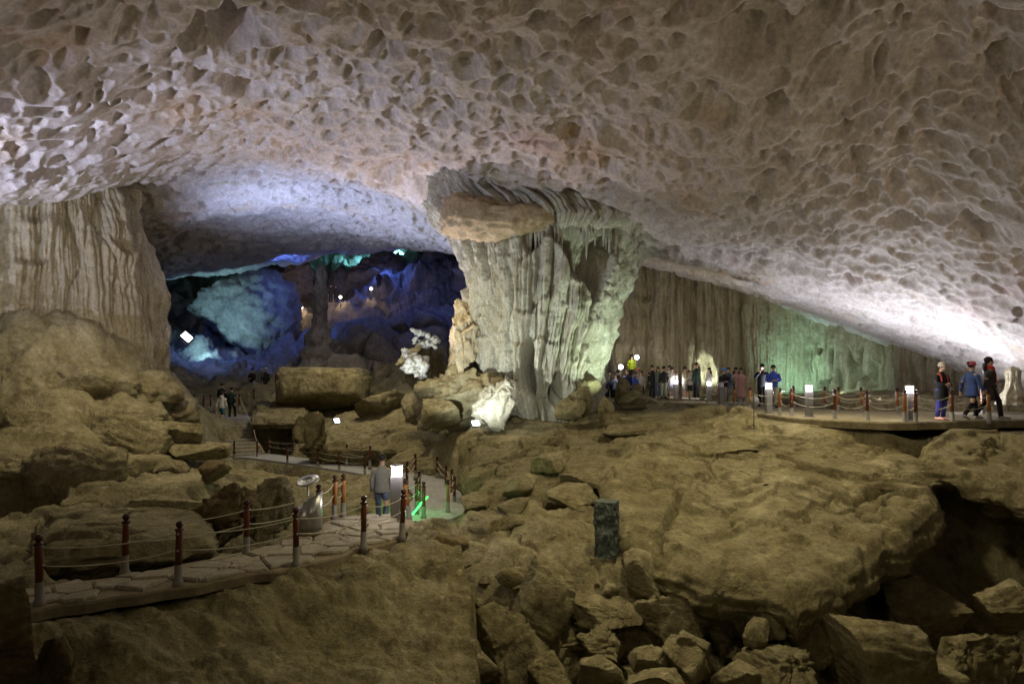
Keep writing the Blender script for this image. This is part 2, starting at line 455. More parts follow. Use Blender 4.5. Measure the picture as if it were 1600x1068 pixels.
# ------------------------------------------------------------------ cave floor
G = [P(*q) for q in (
 (760, 1100, 12), (900, 1100, 12), (1050, 1100, 12), (1200, 1100, 12), (1400, 1110, 11.5), (1600, 1110, 11), (1750, 1000, 11),
 (900, 882, 13.4), (800, 892, 13.0), (1000, 905, 13.0), (860, 955, 12.6), (1100, 1000, 13), (1250, 1030, 13), (1450, 1050, 13), (1600, 1030, 13),
 (700, 800, 16), (760, 805, 15.5), (850, 775, 17), (900, 745, 18.2), (850, 700, 22.5), (650, 708, 28.0), (540, 710, 30.5), (560, 775, 20.5), (450, 765, 20), (400, 805, 16),
 (500, 695, 31.5), (600, 668, 31), (800, 655, 26), (900, 650, 26), (1000, 648, 25.5), (1100, 638, 27), (750, 668, 25),
 (1200, 668, 19.6), (1400, 684, 17.4), (1600, 684, 16.4), (1800, 680, 16), (1250, 627, 28), (1100, 615, 36), (1400, 622, 26), (1600, 625, 22), (1000, 616, 37), (900, 614, 40), (1320, 630, 24),
 (0, 810, 13.5), (0, 740, 15.5), (0, 690, 17), (0, 630, 19), (0, 560, 19.6), (0, 505, 20.2), (-200, 700, 15), (-200, 560, 18), (-300, 500, 20),
 (150, 790, 14.5), (150, 720, 17), (150, 650, 18.9), (150, 590, 20.6), (90, 520, 20.6), (190, 516, 22.4), (235, 545, 23.6), (275, 585, 26), (250, 790, 14.5), (240, 700, 19.5),
 (300, 760, 17), (300, 700, 24), (290, 650, 25.5), (322, 690, 27), (338, 705, 28.0), (345, 712, 25.5), (352, 716, 29.5), (336, 680, 31.2), (322, 648, 32), (345, 654, 36.5), (330, 738, 23), (400, 740, 22),
 (400, 613, 40), (300, 555, 46), (350, 545, 56), (480, 592, 43), (550, 565, 47), (650, 545, 49), (590, 500, 55), (690, 440, 59), (740, 410, 62), (540, 520, 53),
 (450, 505, 58), (600, 412, 68), (610, 408, 76), (700, 400, 74), (470, 440, 70), (300, 470, 66), (200, 480, 60), (840, 480, 60), (1000, 560, 50), (1300, 590, 48), (420, 655, 36.5))]
G += [(-14.6, 24, 4.4), (-17, 24, 4.7), (-13.4, 26, 2.5), (-16, 28, 4.4), (-20, 22, 5), (-15.2, 29.5, 2.7), (5.0, 12.8, -2.0), (5.5, 14.5, -1.7), (3.2, 14.0, -1.3), (7.0, 13.5, -2.3), (9.0, 14.0, -3.0), (10.5, 14.5, -3.2), (12.5, 14.5, -3.2), (13.8, 14.3, -2.6), (18, 13, 0.5), (9.5, 16.5, -2.2), (12.5, 16.3, -1.8), (4.5, 17.0, -0.2), (8.2, 18.0, 0.3), (6, 9, -2.8), (0, 8, -3.2), (10, 7, -2.6), (0, 0, -2.5), (8, 0, -2.0),
      (-8, 0, -1.6), (-20, 8, 2.5), (20, 8, 1.0), (22, 16, 2.4), (24, 24, 4.0), (-22, 14, 4), (-30, 24, 9), (-14, -12, 1), (14, -12, 1), (0, -14, 0.5), (0, -40, 9), (-38, 0, 9), (38, 0, 9), (30, 40, 9), (-40, 50, 14), (0, 90, 24), (-40, 90, 24), (40, 80, 18), (18, 34, 2.6), (10, 42, 3)]
Gf = TPS(G, 0.05)
O = [P(*q) for q in ((62, 965, 8.1), (62, 1068, 7.4), (278, 935, 9.0), (250, 1068, 7.8), (463, 900, 9.9), (463, 960, 9.6), (450, 1068, 8.2), (568, 870, 11.0), (600, 930, 10.3), (630, 1068, 8.3), (740, 1068, 8.4), (655, 808, 13.0), (690, 835, 12.2), (725, 880, 11.2), (742, 960, 9.9), (640, 850, 11.7))]
O += [(-10, 6, -0.2), (-7, 3, -1.0), (0, 3, -1.4), (-3, 5, -1.2), (-6, 9, -0.1), (-4.5, 11.5, -0.2), (-9, 9, 0.1), (-2.5, 13.8, -0.1), (-12, 10, 0.4)]
Of = TPS(O, 0.02)
cliff = [P(560, 800, 14.6), P(648, 797, 14.2), P(694, 822, 12.9), P(722, 860, 11.9), P(738, 910, 10.9), P(742, 960, 10.0), P(752, 1010, 9.3), P(746, 1068, 8.5), (0.1, 6.2, 0), (0.6, 3.0, 0), (0.5, -2, 0), (-14, -2, 0), (-14, 10.5, 0), P(70, 880, 10.6), P(195, 878, 10.7), P(300, 858, 11.8), P(385, 842, 12.6), P(480, 812, 13.9)]
cliff2 = [c[:2] for c in cliff]
pits = [  # hollows: x, y, rx, ry, rot, depth
    P(428, 690, 33.0)[:2] + (1.35, 2.4, 0.0, 3.2), P(160, 880, 10.9)[:2] + (1.9, 0.9, -0.5, 1.7), P(205, 662, 19.5)[:2] + (1.1, 1.4, 0, 1.6),
    P(215, 728, 16.8)[:2] + (0.6, 0.7, 0, 1.4), P(1050, 670, 22.6)[:2] + (2.8, 0.9, 0.1, 1.5), P(710, 765, 20.6)[:2] + (0.6, 0.9, 0, 1.6), P(10, 770, 14.6)[:2] + (1.2, 0.9, 0, 1.5),
    P(890, 790, 16.6)[:2] + (0.9, 0.6, 0.3, 1.3), P(930, 770, 17.2)[:2] + (0.9, 0.6, 0.3, 1.3)]

def floor_z(x, y, detail=True):
    r = np.hypot(x, y)
    g = Gf(x, y)
    far = smooth(38, 46, y)
    if detail:
        rgt = 1 - 0.6 * smooth(0.5, 3.0, x) * smooth(12.5, 14.5, y) * smooth(30, 26, y)
        wx = x + 0.5 * perlin(x * 0.8, y * 0.8, 3.3, 5); wy = y + 0.5 * perlin(x * 0.8, y * 0.8, 9.1, 6)
        g = g + (0.26 * rgt + 0.5 * far) * fbm(wx * 0.45, wy * 0.45, 0.5, 6, 11, 0.55) + 0.05 * fbm(x * 2.2, y * 2.2, 0.5, 3, 17, ridge=True)
        f1, f2 = worley(wx * 0.75, wy * 0.75, np.zeros_like(x) + 0.5, 3)
        g = g + (0.28 * rgt + 0.5 * far) * (0.45 - f1) * smooth(0.0, 0.25, f2 - f1)
        q1, q2 = worley(wx * 0.36, wy * 0.36, np.zeros_like(x) + 0.5, 8)
        g = g + far * 3.4 * (0.5 - q1) * smooth(0, 0.2, q2 - q1)
        s = (g + 0.25 * perlin(x * 0.5, y * 0.5, 7.7, 8)) / 0.42
        g = g + 0.42 * 0.30 * (np.floor(s) + smooth(0.1, 0.55, s - np.floor(s)) - s) * (1 - 0.6 * far)
    if detail:
        mreg = smooth(-9.0, -11.5, x) * smooth(17, 20, y) * smooth(34, 30, y)
        m1 = worley(wx * 0.52, wy * 0.52, np.zeros_like(x) + 0.5, 14)[0]; m2 = worley(wx * 1.6, wy * 1.6, np.zeros_like(x) + 0.5, 15)[0]
        g = g + mreg * (1.25 * (0.34 - m1 ** 1.5) + 0.5 * (0.34 - m2 ** 1.5) - 0.55 * smooth(2.6, 4.4, g))
    if detail:
        c1, c2 = worley(wx * 0.55 + 0.2 * perlin(x * 2, y * 2, 1.1, 19), wy * 0.7 + 0.2 * perlin(x * 2, y * 2, 5.1, 19), np.zeros_like(x) + 0.5, 16)
        g = g - 0.22 * smooth(0.055, 0.0, c2 - c1) * smooth(-0.2, 0.2, perlin(x * 0.4, y * 0.4, 3.0, 18)) * (1 - far)
    g = np.where((x > 6) & (y < 24), np.minimum(g, np.where(y < 18.5, 1.5, 2.05)), g)
    o = Of(x, y)
    sd = poly_sd(x, y, cliff2)
    if detail:
        sd = sd + 0.16 * fbm(x * 1.3, y * 1.3, 2.0, 4, 31)
        o = o + 0.17 * fbm(x * 0.8, y * 0.8, 1.0, 6, 21, 0.55) + 0.16 * np.abs(perlin(x * 1.7 + y * 0.5, y * 2.3, 4.0, 23)) - 0.05 * np.maximum(0, fbm(x * 3, y * 3, 1.0, 3, 27))
    k = smooth(0.12, -0.10, sd)
    z = g + (np.maximum(o, g) - g) * k
    # edge below the near path
    pd = poly_sd(x, y, near_poly)
    infr = smooth(0.7, 0.0, pd) * (y < 13.4)
    z = z - (0.16 + 0.10 * perlin(x * 1.1, y * 1.1, 8.0, 33)) * infr * k
    z = np.where(pd < 0.02, np.minimum(z, PZ - 0.25), z)
    for (px, py, rx, ry, rot, dep) in pits:
        u = (x - px) * math.cos(rot) + (y - py) * math.sin(rot); v = -(x - px) * math.sin(rot) + (y - py) * math.cos(rot)
        e = np.sqrt((u / rx) ** 2 + (v / ry) ** 2)
        z = z - dep * smooth(1.08, 0.82, e)
    # lower path
    d, par = seg_dist(x, y, [tuple(a[:2]) for a in LPs])
    pz = np.interp(par, np.arange(len(LPs)), LPs[:, 2]); hw = np.interp(par, np.arange(len(LPs)), LPs[:, 3])
    t = smooth(hw + 0.5, hw + 0.05, d)
    z = z * (1 - t) + (pz - 0.09) * t
    # walkway
    wd = poly_sd(x, y, walk_poly)
    gap = smooth(9.6, 11.2, x) * smooth(19.5, 18.5, y)
    z = np.where(wd < 0.6, np.minimum(z, WZ - 0.17 - 0.35 * gap * smooth(0.25, -0.1, wd) - 0.06 * smooth(0, .3, wd)), z)
    z2 = np.where(wd < 1.7, np.maximum(z, WZ - 0.24 - 0.75 * smooth(0.1, 1.7, wd)), z)
    z = z + (z2 - z) * smooth(10.9, 8.2, x)
    return z

th_f = np.concatenate([np.linspace(-180, -46, 34, endpoint=False), np.linspace(-46, 46, 800, endpoint=False), np.linspace(46, 180, 34, endpoint=False)])
def radii(r0, r1, n, p=1.5):
    a = r0 ** (1 - p); b = r1 ** (1 - p)
    return (a + (b - a) * np.linspace(0, 1, n)) ** (1 / (1 - p))
def polar(th, rr):
    T, R = np.meshgrid(np.radians(th), rr)
    return R * np.sin(T), R * np.cos(T)

rr = np.concatenate([np.linspace(0.3, 6.9, 20), radii(7, 46, 370), np.linspace(46.3, 80, 75), [90, 110]])
X, Y = polar(th_f, rr)
Z = floor_z(X, Y)
me = fast_mesh("cave_floor", np.stack([X, Y, Z], -1).reshape(-1, 3), [grid_faces(len(rr), len(th_f), True, 0, True)])
# the back slope is bare grey limestone, the near floor is ochre silt: two materials by face
me.materials.append(M['floor']); me.materials.append(M['far']); me.materials.append(M['mound'])
cy_ = 0.25 * (Y[:-1, :] + Y[1:, :]) * 2 + 2.5 * perlin(X[:-1] * 0.3, Y[:-1] * 0.3, 1.5, 41)
mi = (cy_ > 43).astype(np.int32)
XX = X[:-1] + 0.8 * perlin(X[:-1] * 0.7, Y[:-1] * 0.7, 2.5, 43)
mi = np.where((XX < -10.0 - 0.15 * (Y[:-1] - 20)) & (Y[:-1] > 18.5) & (Y[:-1] < 33) & (Z[:-1] > 1.9), 2, mi)
me.polygons.foreach_set("material_index", mi.astype(np.int32).ravel())
tag(link("cave_floor", me), kind='structure')

def ground(x, y):
    return float(floor_z(np.array([[x]], float), np.array([[y]], float))[0, 0])

def hit(px, py, d0, d1):
    """distance at which the view line through a photo pixel meets the ground"""
    ds = np.linspace(d0, d1, 400); q = np.array([P(px, py, d) for d in ds])
    z = floor_z(q[:, 0][None], q[:, 1][None])[0]
    k = np.argmax(z >= q[:, 2]); return float(ds[k]) if z[k] >= q[k, 2] else d1

# ------------------------------------------------------------------ vaulted ceiling
C = [P(*q) for q in (
 (800, 0, 14), (800, 150, 18), (800, 250, 22.5), (830, 318, 27), (1000, 0, 14), (1000, 200, 18.5), (1000, 330, 24),
 (1200, 0, 14), (1200, 200, 17), (1200, 350, 22), (1200, 440, 28), (1200, 462, 34), (1500, 0, 13), (1500, 250, 16), (1500, 400, 19), (1500, 500, 22.5), (1480, 572, 28),
 (1600, 0, 12), (1600, 300, 15), (1600, 440, 18), (1600, 520, 20.5), (1600, 588, 23.5), (1000, 395, 31), (1000, 405, 36), (1100, 395, 27), (1100, 430, 34), (1350, 520, 30), (1350, 440, 23), (1440, 575, 31),
 (600, 0, 14), (600, 200, 21), (600, 300, 30), (600, 376, 46), (610, 372, 52), (700, 310, 26.5), (720, 372, 32), (740, 392, 42), (680, 385, 45),
 (400, 0, 14), (400, 150, 19), (400, 250, 26), (400, 330, 36), (400, 408, 51), (300, 422, 49), (250, 430, 47), (500, 392, 50), (250, 330, 30), (250, 250, 24),
 (100, 0, 12), (100, 150, 15), (100, 250, 19), (100, 300, 22.5), (0, 0, 11), (0, 150, 14), (0, 290, 19.5), (-150, 280, 17), (-150, 0, 10),
 (200, 0, 13), (200, 150, 17), (60, 290, 24))]
C += [(0, 5, 11.8), (8, 5, 11), (-8, 5, 10.5), (0, -5, 11), (14, 5, 9), (-15, 5, 7.5), (0, -20, 8), (-20, 12, 5.5), (-24, 18, 7), (-27, 27, 9), (-24, 33, 10), (20, 10, 6), (22, 18, 2.2), (21, 22, 1.8), (21, 27, 1.8), (24, 10, 2), (0, -42, 6), (40, 0, -4), (-40, 0, -2), (28, -20, 2), (-28, -20, 2),
      (-20, 66, 21), (-10, 66, 19), (-15, 72, 22), (0, 66, 18), (-30, 66, 20), (0, 90, 20), (-40, 90, 20), (10, 50, 13), (16, 42, 8), (20, 36, 3), (26, 34, 0)]
Cf = TPS(C, 0.04)
big_cups = [(355, 62, 14.6, 0.62, 0.62, 1.0, 0.5), (375, 165, 17.5, 0.55, 0.5, 0.8, -0.3), (660, 262, 25, 2.0, 1.2, 0.8, -0.5), (1540, 338, 17, 0.36, 0.3, 0.35, 0), (728, 90, 16.2, 0.38, 0.4, 0.4, 0), 
            (1180, 45, 14.5, 0.9, 0.5, 0.5, 0.1), (1200, 180, 16.6, 0.5, 0.5, 0.4, 0), (600, 75, 15.6, 0.5, 0.4, .4, 0)]
def ceil_z(x, y, detail=True):
    z = Cf(x, y)
    if not detail: return z
    for (px, py, d, rx, ry, dep, rot) in big_cups:
        cx_, cy__, _ = P(px, py, d)
        wob = 0.25 * perlin(x * 1.2, y * 1.2, px * 0.1, 66)
        u = (x - cx_) * math.cos(rot) + (y - cy__) * math.sin(rot); v = -(x - cx_) * math.sin(rot) + (y - cy__) * math.cos(rot)
        e = np.sqrt((u / rx) ** 2 + (v / (ry * 1.5)) ** 2) + wob
        z = z + dep * smooth(1.25, 0.45, e)
    wx = x + 0.30 * perlin(x * 0.9, y * 0.9, 1.3, 51) + 0.05 * perlin(x * 2.3, y * 2.3, 4.3, 52); wy = y + 0.30 * perlin(x * 0.9, y * 0.9, 8.3, 53) + 0.05 * perlin(x * 2.3, y * 2.3, 6.3, 54)
    ca, sa = math.cos(0.5), math.sin(0.5)
    wx = wx + 0.42 * np.maximum(0, x - 7.0)
    u = wx * ca + wy * sa; v = (-wx * sa + wy * ca) * 0.8
    sup = smooth(44, 52, y)                       # beyond the lip: broken rock, not cups
    n1 = perlin(x * 0.22, y * 0.22, 2.2, 55)
    dens = smooth(-0.45, 0.25, n1)
    a = cups(u, v, 0.66, 61, 0.28, 0.60, 0.95, 1.7, 0.50)
    b = cups(u + 3, v, 0.40, 62, 0.32, 0.66, 0.90, 1.5, 0.62)
    c = cups(u, v + 5, 0.25, 63, 0.35, 0.72, 0.70, 1.4, 0.55)
    e = cups(u + 7, v, 1.5, 64, 0.22, 0.46, 0.55, 1.6, 0.22)
    f = cups(u + 2, v + 9, 0.9, 65, 0.5, 0.85, 0.18, 1.0, 0.9)
    h = np.maximum(np.maximum(a, b), 0.9 * c * (0.3 + 0.7 * dens)) + 0.7 * e + 0.8 * f
    h = h + 0.22 * fbm(x * 0.35, y * 0.35, 3.0, 4, 57) + 0.02 * fbm(x * 3.0, y * 3.0, 3.0, 3, 58)
    br = 1.3 * fbm(x * 0.22, y * 0.22, 6.0, 5, 59)
    near_side = smooth(9, 16, x) * smooth(14, 19, y)
    z = z + h * (1 - sup) * (1 - 0.45 * near_side) + br * sup
    return z - 0.35

rc = np.concatenate([np.linspace(0.3, 10.4, 30), radii(10.6, 52, 680, 1.5), np.linspace(52.3, 82, 45), [95, 115]])
X, Y = polar(th_f, rc)
Z = ceil_z(X, Y)
me = fast_mesh("cave_ceiling", np.stack([X, Y, Z], -1).reshape(-1, 3), [grid_faces(len(rc), len(th_f), True)])
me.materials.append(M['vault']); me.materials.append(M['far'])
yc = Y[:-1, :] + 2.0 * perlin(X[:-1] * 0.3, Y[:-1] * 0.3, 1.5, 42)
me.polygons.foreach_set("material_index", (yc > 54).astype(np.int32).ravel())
tag(link("cave_ceiling", me), kind='structure')

# ------------------------------------------------------------------ flowstone sheets and column
def sheet(name, plan, n, zlo, zhi, m, disp, mat):
    """vertical sheet along a plan polyline; disp(s, z, x, y) -> offset towards the viewer side"""
    pl = spline([tuple(p) for p in plan], n)
    tg = np.gradient(pl, axis=0); tg /= np.linalg.norm(tg, axis=1, keepdims=True)
    nr = np.stack([tg[:, 1], -tg[:, 0]], 1)
    s = np.concatenate([[0], np.cumsum(np.linalg.norm(np.diff(pl, axis=0), axis=1))])
    t = np.linspace(0, 1, m)[:, None]
    S = np.broadcast_to(s[None, :], (m, n))
    Zg = zlo[None, :] + (zhi - zlo)[None, :] * t
    X0 = np.broadcast_to(pl[None, :, 0], (m, n)); Y0 = np.broadcast_to(pl[None, :, 1], (m, n))
    D = disp(S, Zg, X0, Y0, t)
    if name == 'drapery_wall':
        X0 = X0 - 1.3 * smooth(0.25, 1.0, t) ** 1.3 * smooth(7.0, 11.0, S)
    V = np.stack([X0 + nr[None, :, 0] * D, Y0 + nr[None, :, 1] * D, Zg], -1)
    me = fast_mesh(name, V.reshape(-1, 3), [grid_faces(m, n, False, 0, True)])
    return me

def flutes(S, Zg, freq, seed, warp=0.25):
    w_ = S + warp * perlin(S * 0.6, Zg * 0.5, 1.0, seed) + 0.06 * perlin(S * 2, Zg * 1.2, 2.0, seed + 1)
    a = np.abs(np.mod(w_ * freq + 1.5 * perlin(w_ * freq * 0.23, 0.3, 0.3, seed + 2), 1.0) - 0.5) * 2
    return np.sqrt(np.clip(1 - a * a, 0, 1))

# left drapery wall
plan = [(-22, 18.2), (-19.2, 19.8), (-17.4, 21.7), (-16.3, 22.8), (-15.4, 23.6), (-14.9, 24.4), (-14.8, 25.4), (-15.2, 26.8), (-16.3, 28.7), (-19, 31)]
n = 440; pl = spline([tuple(p) for p in plan], n)
zt = Cf(pl[:, 0], pl[:, 1]) + 0.8
def disp_left(S, Zg, X0, Y0, t):
    big = flutes(S, Zg, 0.62, 71, 0.5); med = flutes(S, Zg, 1.9, 73, 0.25); fine = flutes(S, Zg, 6.0, 75, 0.06)
    brk = smooth(-0.1, 0.35, perlin(S * 0.55, Zg * 0.45, 3.0, 77))
    saw = (Zg * 0.55 + 1.2 * perlin(S * 0.7, Zg * 0.3, 4.0, 78)) ; saw = saw - np.floor(saw); saw = saw * smooth(1.0, 0.8, saw)
    lump = worley(S * 0.9, Zg * 0.9, np.zeros_like(S) + 0.5, 79)[0]
    low = smooth(0.42, 0.12, t) * smooth(9.5, 6.5, S)
    d = 0.36 * big + 0.24 * med * (0.5 + 0.5 * brk) + 0.10 * fine + 0.35 * brk * saw + 0.9 * low * (0.75 - lump) + 0.12 * fbm(S * 1.5, Zg * 1.5, 1.0, 4, 80)
    d = d + 0.35 * (1 - t) ** 2 - 0.35 * smooth(0.93, 1.0, t)
    return d
me = sheet("drapery_wall", plan, n, np.full(n, 1.2), zt, 210, disp_left, None)
o = link("drapery_wall", me, M['flow'])
tag(o, "tall pale drapery flowstone wall under the ceiling at the far left", "rock wall")

# curtain wall behind the visitors
plan = [(2.5, 46.0), (4.6, 42.0), (6.4, 38.9), (8.6, 37.4), (11.0, 36.4), (13.6, 34.6), (15.8, 32.4), (17.6, 29.9), (18.8, 27.4), (20.4, 25.0), (24, 23)]
n = 620; pl = spline([tuple(p) for p in plan], n)
zt = np.maximum(Cf(pl[:, 0], pl[:, 1]) + 0.9, 3.2)
def disp_cur(S, Zg, X0, Y0, t):
    left = smooth(12.0, 7.5, S)
    big = flutes(S, Zg, 0.42, 81, 0.35); med = flutes(S, Zg, 1.3, 83, 0.25); fine = flutes(S, Zg, 4.6, 85, 0.05); vf = flutes(S, Zg, 9.0, 88, 0.03)
    saw = (Zg * 0.38 + 1.0 * perlin(S * 0.5, Zg * 0.2, 4.0, 86)); saw = saw - np.floor(saw); saw = saw * smooth(1.0, 0.8, saw)
    d = 0.75 * big + (0.32 + 0.35 * left) * med + 0.18 * fine + 0.05 * vf + (0.08 + 0.3 * left) * saw + 0.12 * fbm(S * 1.2, Zg * 1.0, 1.0, 4, 87)
    rough_ = worley(S * 1.1, Zg * 0.6, np.zeros_like(S) + 0.5, 89)[0]
    d = d + left * 0.7 * (0.6 - rough_)
    # dissolved slits low on the green part
    slit = smooth(0.05, 0.25, perlin(S * 2.3, Zg * 0.5, 2.0, 90)) * smooth(18.6, 19.4, S) * smooth(23.0, 22.2, S) * smooth(4.6, 4.2, Zg) * smooth(2.4, 2.7, Zg)
    d = d - 0.9 * slit
    # alcove with bright columns
    al = smooth(0.75, 0.45, np.hypot((X0 - 11.2) / 0.9, (Zg - 3.0) / 1.9))
    return d - 0.9 * al + 0.3 * al * flutes(S, Zg, 2.6, 92, 0.1)
me = sheet("curtain_wall", plan, n, np.full(n, 1.2), zt, 230, disp_cur, None)
o = link("curtain_wall", me, M['curtain'])
tag(o, "long fluted curtain flowstone wall behind the visitors, lit green at its right end", "rock wall")

# great column
ZB, ZT = 0.6, 11.2
hs = np.array([0.6, 1.6, 2.4, 3.4, 4.6, 6.0, 7.4, 8.6, 9.2, 9.8, 10.3, 11.2])
lf = np.array([-0.5, -0.45, -0.75, -1.05, -1.2, -1.38, -1.6, -1.9, -2.05, -2.5, -2.8, -3.0])
rt = np.array([3.5, 3.3, 3.25, 3.5, 3.9, 4.4, 4.85, 5.15, 5.3, 4.8, 3.7, 3.2])
n, m = 520, 340
th_c = np.concatenate([np.linspace(-1.9, 1.9, 460, endpoint=False), np.linspace(1.9, 2 * math.pi - 1.9, 60, endpoint=False)])
TH, H = np.meshgrid(th_c, np.linspace(ZB, ZT, m))
ccx = (np.interp(H, hs, lf) + np.interp(H, hs, rt)) / 2; hw = (np.interp(H, hs, rt) - np.interp(H, hs, lf)) / 2
S = TH * 3.0
def wrapn(fx, fz, seed, off=0.0):
    return perlin(np.cos(TH) * fx + off, np.sin(TH) * fx, H * fz, seed)
WS = TH * 3.0 + 0.22 * wrapn(1.6, 0.55, 101) * 2
def fl(freq, seed, warp):
    k = round(freq * 3.0 * 2 * math.pi) / (2 * math.pi)
    a = (TH + warp * wrapn(2.0, 0.5, seed)) * k + 1.3 * perlin(np.cos(TH) * 3, np.sin(TH) * 3, 0.2, seed + 1)
    a = np.abs(np.mod(a, 1.0) - 0.5) * 2
    return np.sqrt(np.clip(1 - a * a, 0, 1))
ph = 1.1 * wrapn(1.3, 0.25, 103) + 0.5 * wrapn(3.0, 0.4, 104)
saw = H * 0.42 + ph; saw = saw - np.floor(saw); saw = saw * smooth(1.0, 0.82, saw)
saw2 = H * 1.1 + 2.0 * wrapn(2.6, 0.4, 106); saw2 = saw2 - np.floor(saw2); saw2 = saw2 * smooth(1.0, 0.75, saw2)
brk = smooth(-0.15, 0.3, wrapn(2.2, 0.35, 105))
f1, f2 = worley(np.cos(TH) * 3.2 + 10, np.sin(TH) * 3.2 + 10, H * 0.75, 107)
lump = worley(np.cos(TH) * 7 + 10, np.sin(TH) * 7 + 10, H * 2.3, 108)[0]
D = 0.55 * fl(0.40, 110, 0.16) + 0.42 * fl(1.1, 112, 0.10) + 0.26 * fl(2.6, 114, 0.05) * (0.4 + 0.6 * brk) + 0.17 * fl(6.0, 116, 0.03) * (0.3 + 0.9 * smooth(-0.3, 0.3, wrapn(3.0, 0.5, 126))) + 0.06 * fl(11.0, 117, 0.02)
D += 0.28 * saw * brk + 0.10 * saw2 * (1 - brk) + 0.22 * (0.5 - lump) * (0.15 + 0.85 * (1 - brk)) + 0.14 * fbm(np.cos(TH) * 6, np.sin(TH) * 6, H * 1.5, 4, 118)
hole = smooth(0.12, 0.34, wrapn(2.9, 0.26, 120, 5.0)) * smooth(1.4, 3.2, H) * smooth(9.2, 8.2, H)
D -= 1.6 * hole
# fringe: the upper third overhangs as a curtain with a ragged lower edge
fr = 8.9 + 0.5 * wrapn(2.4, 0.0, 122) + 0.25 * fl(1.5, 124, 0.05)
D += 0.30 * smooth(fr - 0.1, fr + 0.25, H)
lowr = smooth(4.2, 2.2, H)
D += lowr * (0.25 * fbm(np.cos(TH) * 3.0, np.sin(TH) * 3.0, H * 0.9, 5, 128, 0.55) + 0.15 * (0.5 - worley(np.cos(TH) * 4 + 10, np.sin(TH) * 4 + 10, H * 1.3, 129)[0]))
R = hw + D - 0.75
depth = 0.85
V = np.stack([ccx + R * np.sin(TH), 27.3 - depth * R * np.cos(TH), H], -1)
me = fast_mesh("column_body", V.reshape(-1, 3), [grid_faces(m, n, True)])
col_root = empty("limestone_column", (1.3, 27.3, 1.0))
tag(col_root, "huge fluted limestone column joining floor and ceiling in the middle of the chamber", "rock column")
o = link("column_body", me, M['column'])
o.parent = col_root; o.matrix_parent_inverse = Matrix.Translation((-1.3, -27.3, -1.0))
# ------------------------------------------------------------------ rock builders
_bm = bmesh.new()
ICO = {}
for sd in (2, 3, 4, 5):
    b_ = bmesh.new(); bmesh.ops.create_icosphere(b_, subdivisions=sd, radius=1.0)
    ICO[sd] = (np.array([v.co[:] for v in b_.verts]), np.array([[v.index for v in f.verts] for f in b_.faces]))
    b_.free()

def rock_mesh(name, hx, hy, hz, seed, sub=4, blocky=0.62, cuts=9, rough=0.065, strata=0.05, tilt=0.0, roll=0.0, yaw=0.0, flat_top=0.0, round_=0.0):
    r = np.random.RandomState(seed)
    V, F = ICO[sub]
    p = V.copy()
    p = np.sign(p) * np.abs(p) ** (blocky + (1 - blocky) * round_)
    for _ in range(cuts):
        nrm = r.normal(size=3); nrm /= np.linalg.norm(nrm)
        c = r.uniform(0.42, 0.82)
        e = np.maximum(0, p @ nrm - c)
        p = p - e[:, None] * nrm * 1.0
    if flat_top:
        p[:, 2] = np.where(p[:, 2] > 1 - flat_top, 1 - flat_top + (p[:, 2] - 1 + flat_top) * 0.15, p[:, 2])
    s = (hx * hy * hz) ** (1 / 3)
    q = p * np.array([hx, hy, hz]) / s
    o3 = r.uniform(0, 50, 3)
    qn = V / 1.0
    nd = fbm(q[:, 0] * 0.9 + o3[0], q[:, 1] * 0.9 + o3[1], q[:, 2] * 0.9 + o3[2], 5, seed % 50)
    rg = fbm(q[:, 0] * 2.2 + o3[1], q[:, 1] * 2.2 + o3[2], q[:, 2] * 2.2 + o3[0], 4, (seed + 9) % 50, ridge=True) - 0.6
    f1, f2 = worley(q[:, 0] * 1.8 + o3[0], q[:, 1] * 1.8 + o3[1], q[:, 2] * 2.2 + o3[2], seed % 40)
    hf = fbm(q[:, 0] * 5.5 + o3[2], q[:, 1] * 5.5 + o3[0], q[:, 2] * 5.5 + o3[1], 4, (seed + 5) % 50, 0.6)
    st = q[:, 2] * 5.0 + 1.4 * perlin(q[:, 0] + o3[0], q[:, 1] + o3[1], q[:, 2] * 0.4, 3); st = st - np.floor(st)
    dsp = rough * (1.1 * nd + 0.25 * rg) - 0.5 * rough * smooth(0.12, 0.0, f2 - f1) + strata * (st - 0.5) + 0.50 * rough * hf
    nn = p / (np.linalg.norm(p, axis=1, keepdims=True) + 1e-9)
    q = (q + nn * dsp[:, None]) * s
    Rm = np.array(Matrix.Rotation(yaw, 3, 'Z') @ Matrix.Rotation(tilt, 3, 'X') @ Matrix.Rotation(roll, 3, 'Y'))
    q = q @ Rm.T
    return fast_mesh(name, q, [F])

_seed = [100]
def boulder(box, d, label, mat='boulder', depth=0.9, name="boulder", cat="boulder", group=None, sink=0.15, ptop=0.0, **kw):
    """boulder filling the photo box (x0,y0,x1,y1) at distance d"""
    _seed[0] += 1
    x0, y0, x1, y1 = box
    k = d / FPX
    hx = (x1 - x0) / 2 * k; hz = (y1 - y0) / 2 * k * (1 + sink)
    c = P((x0 + x1) / 2, (y0 + y1) / 2, d)
    hy = hx * depth
    seed = kw.pop('seed', _seed[0])
    kw.setdefault('sub', 5 if (x1 - x0) > 88 and d < 30 else 4)
    kw.setdefault('cuts', 13)
    me = rock_mesh(name, hx * 1.10, hy, hz * 1.10, seed, **kw)
    o = link(name, me, M[mat], None, (c[0], d + hy * 0.35, c[2] - hz * sink * 0.5))
    return tag(o, label, cat, group)

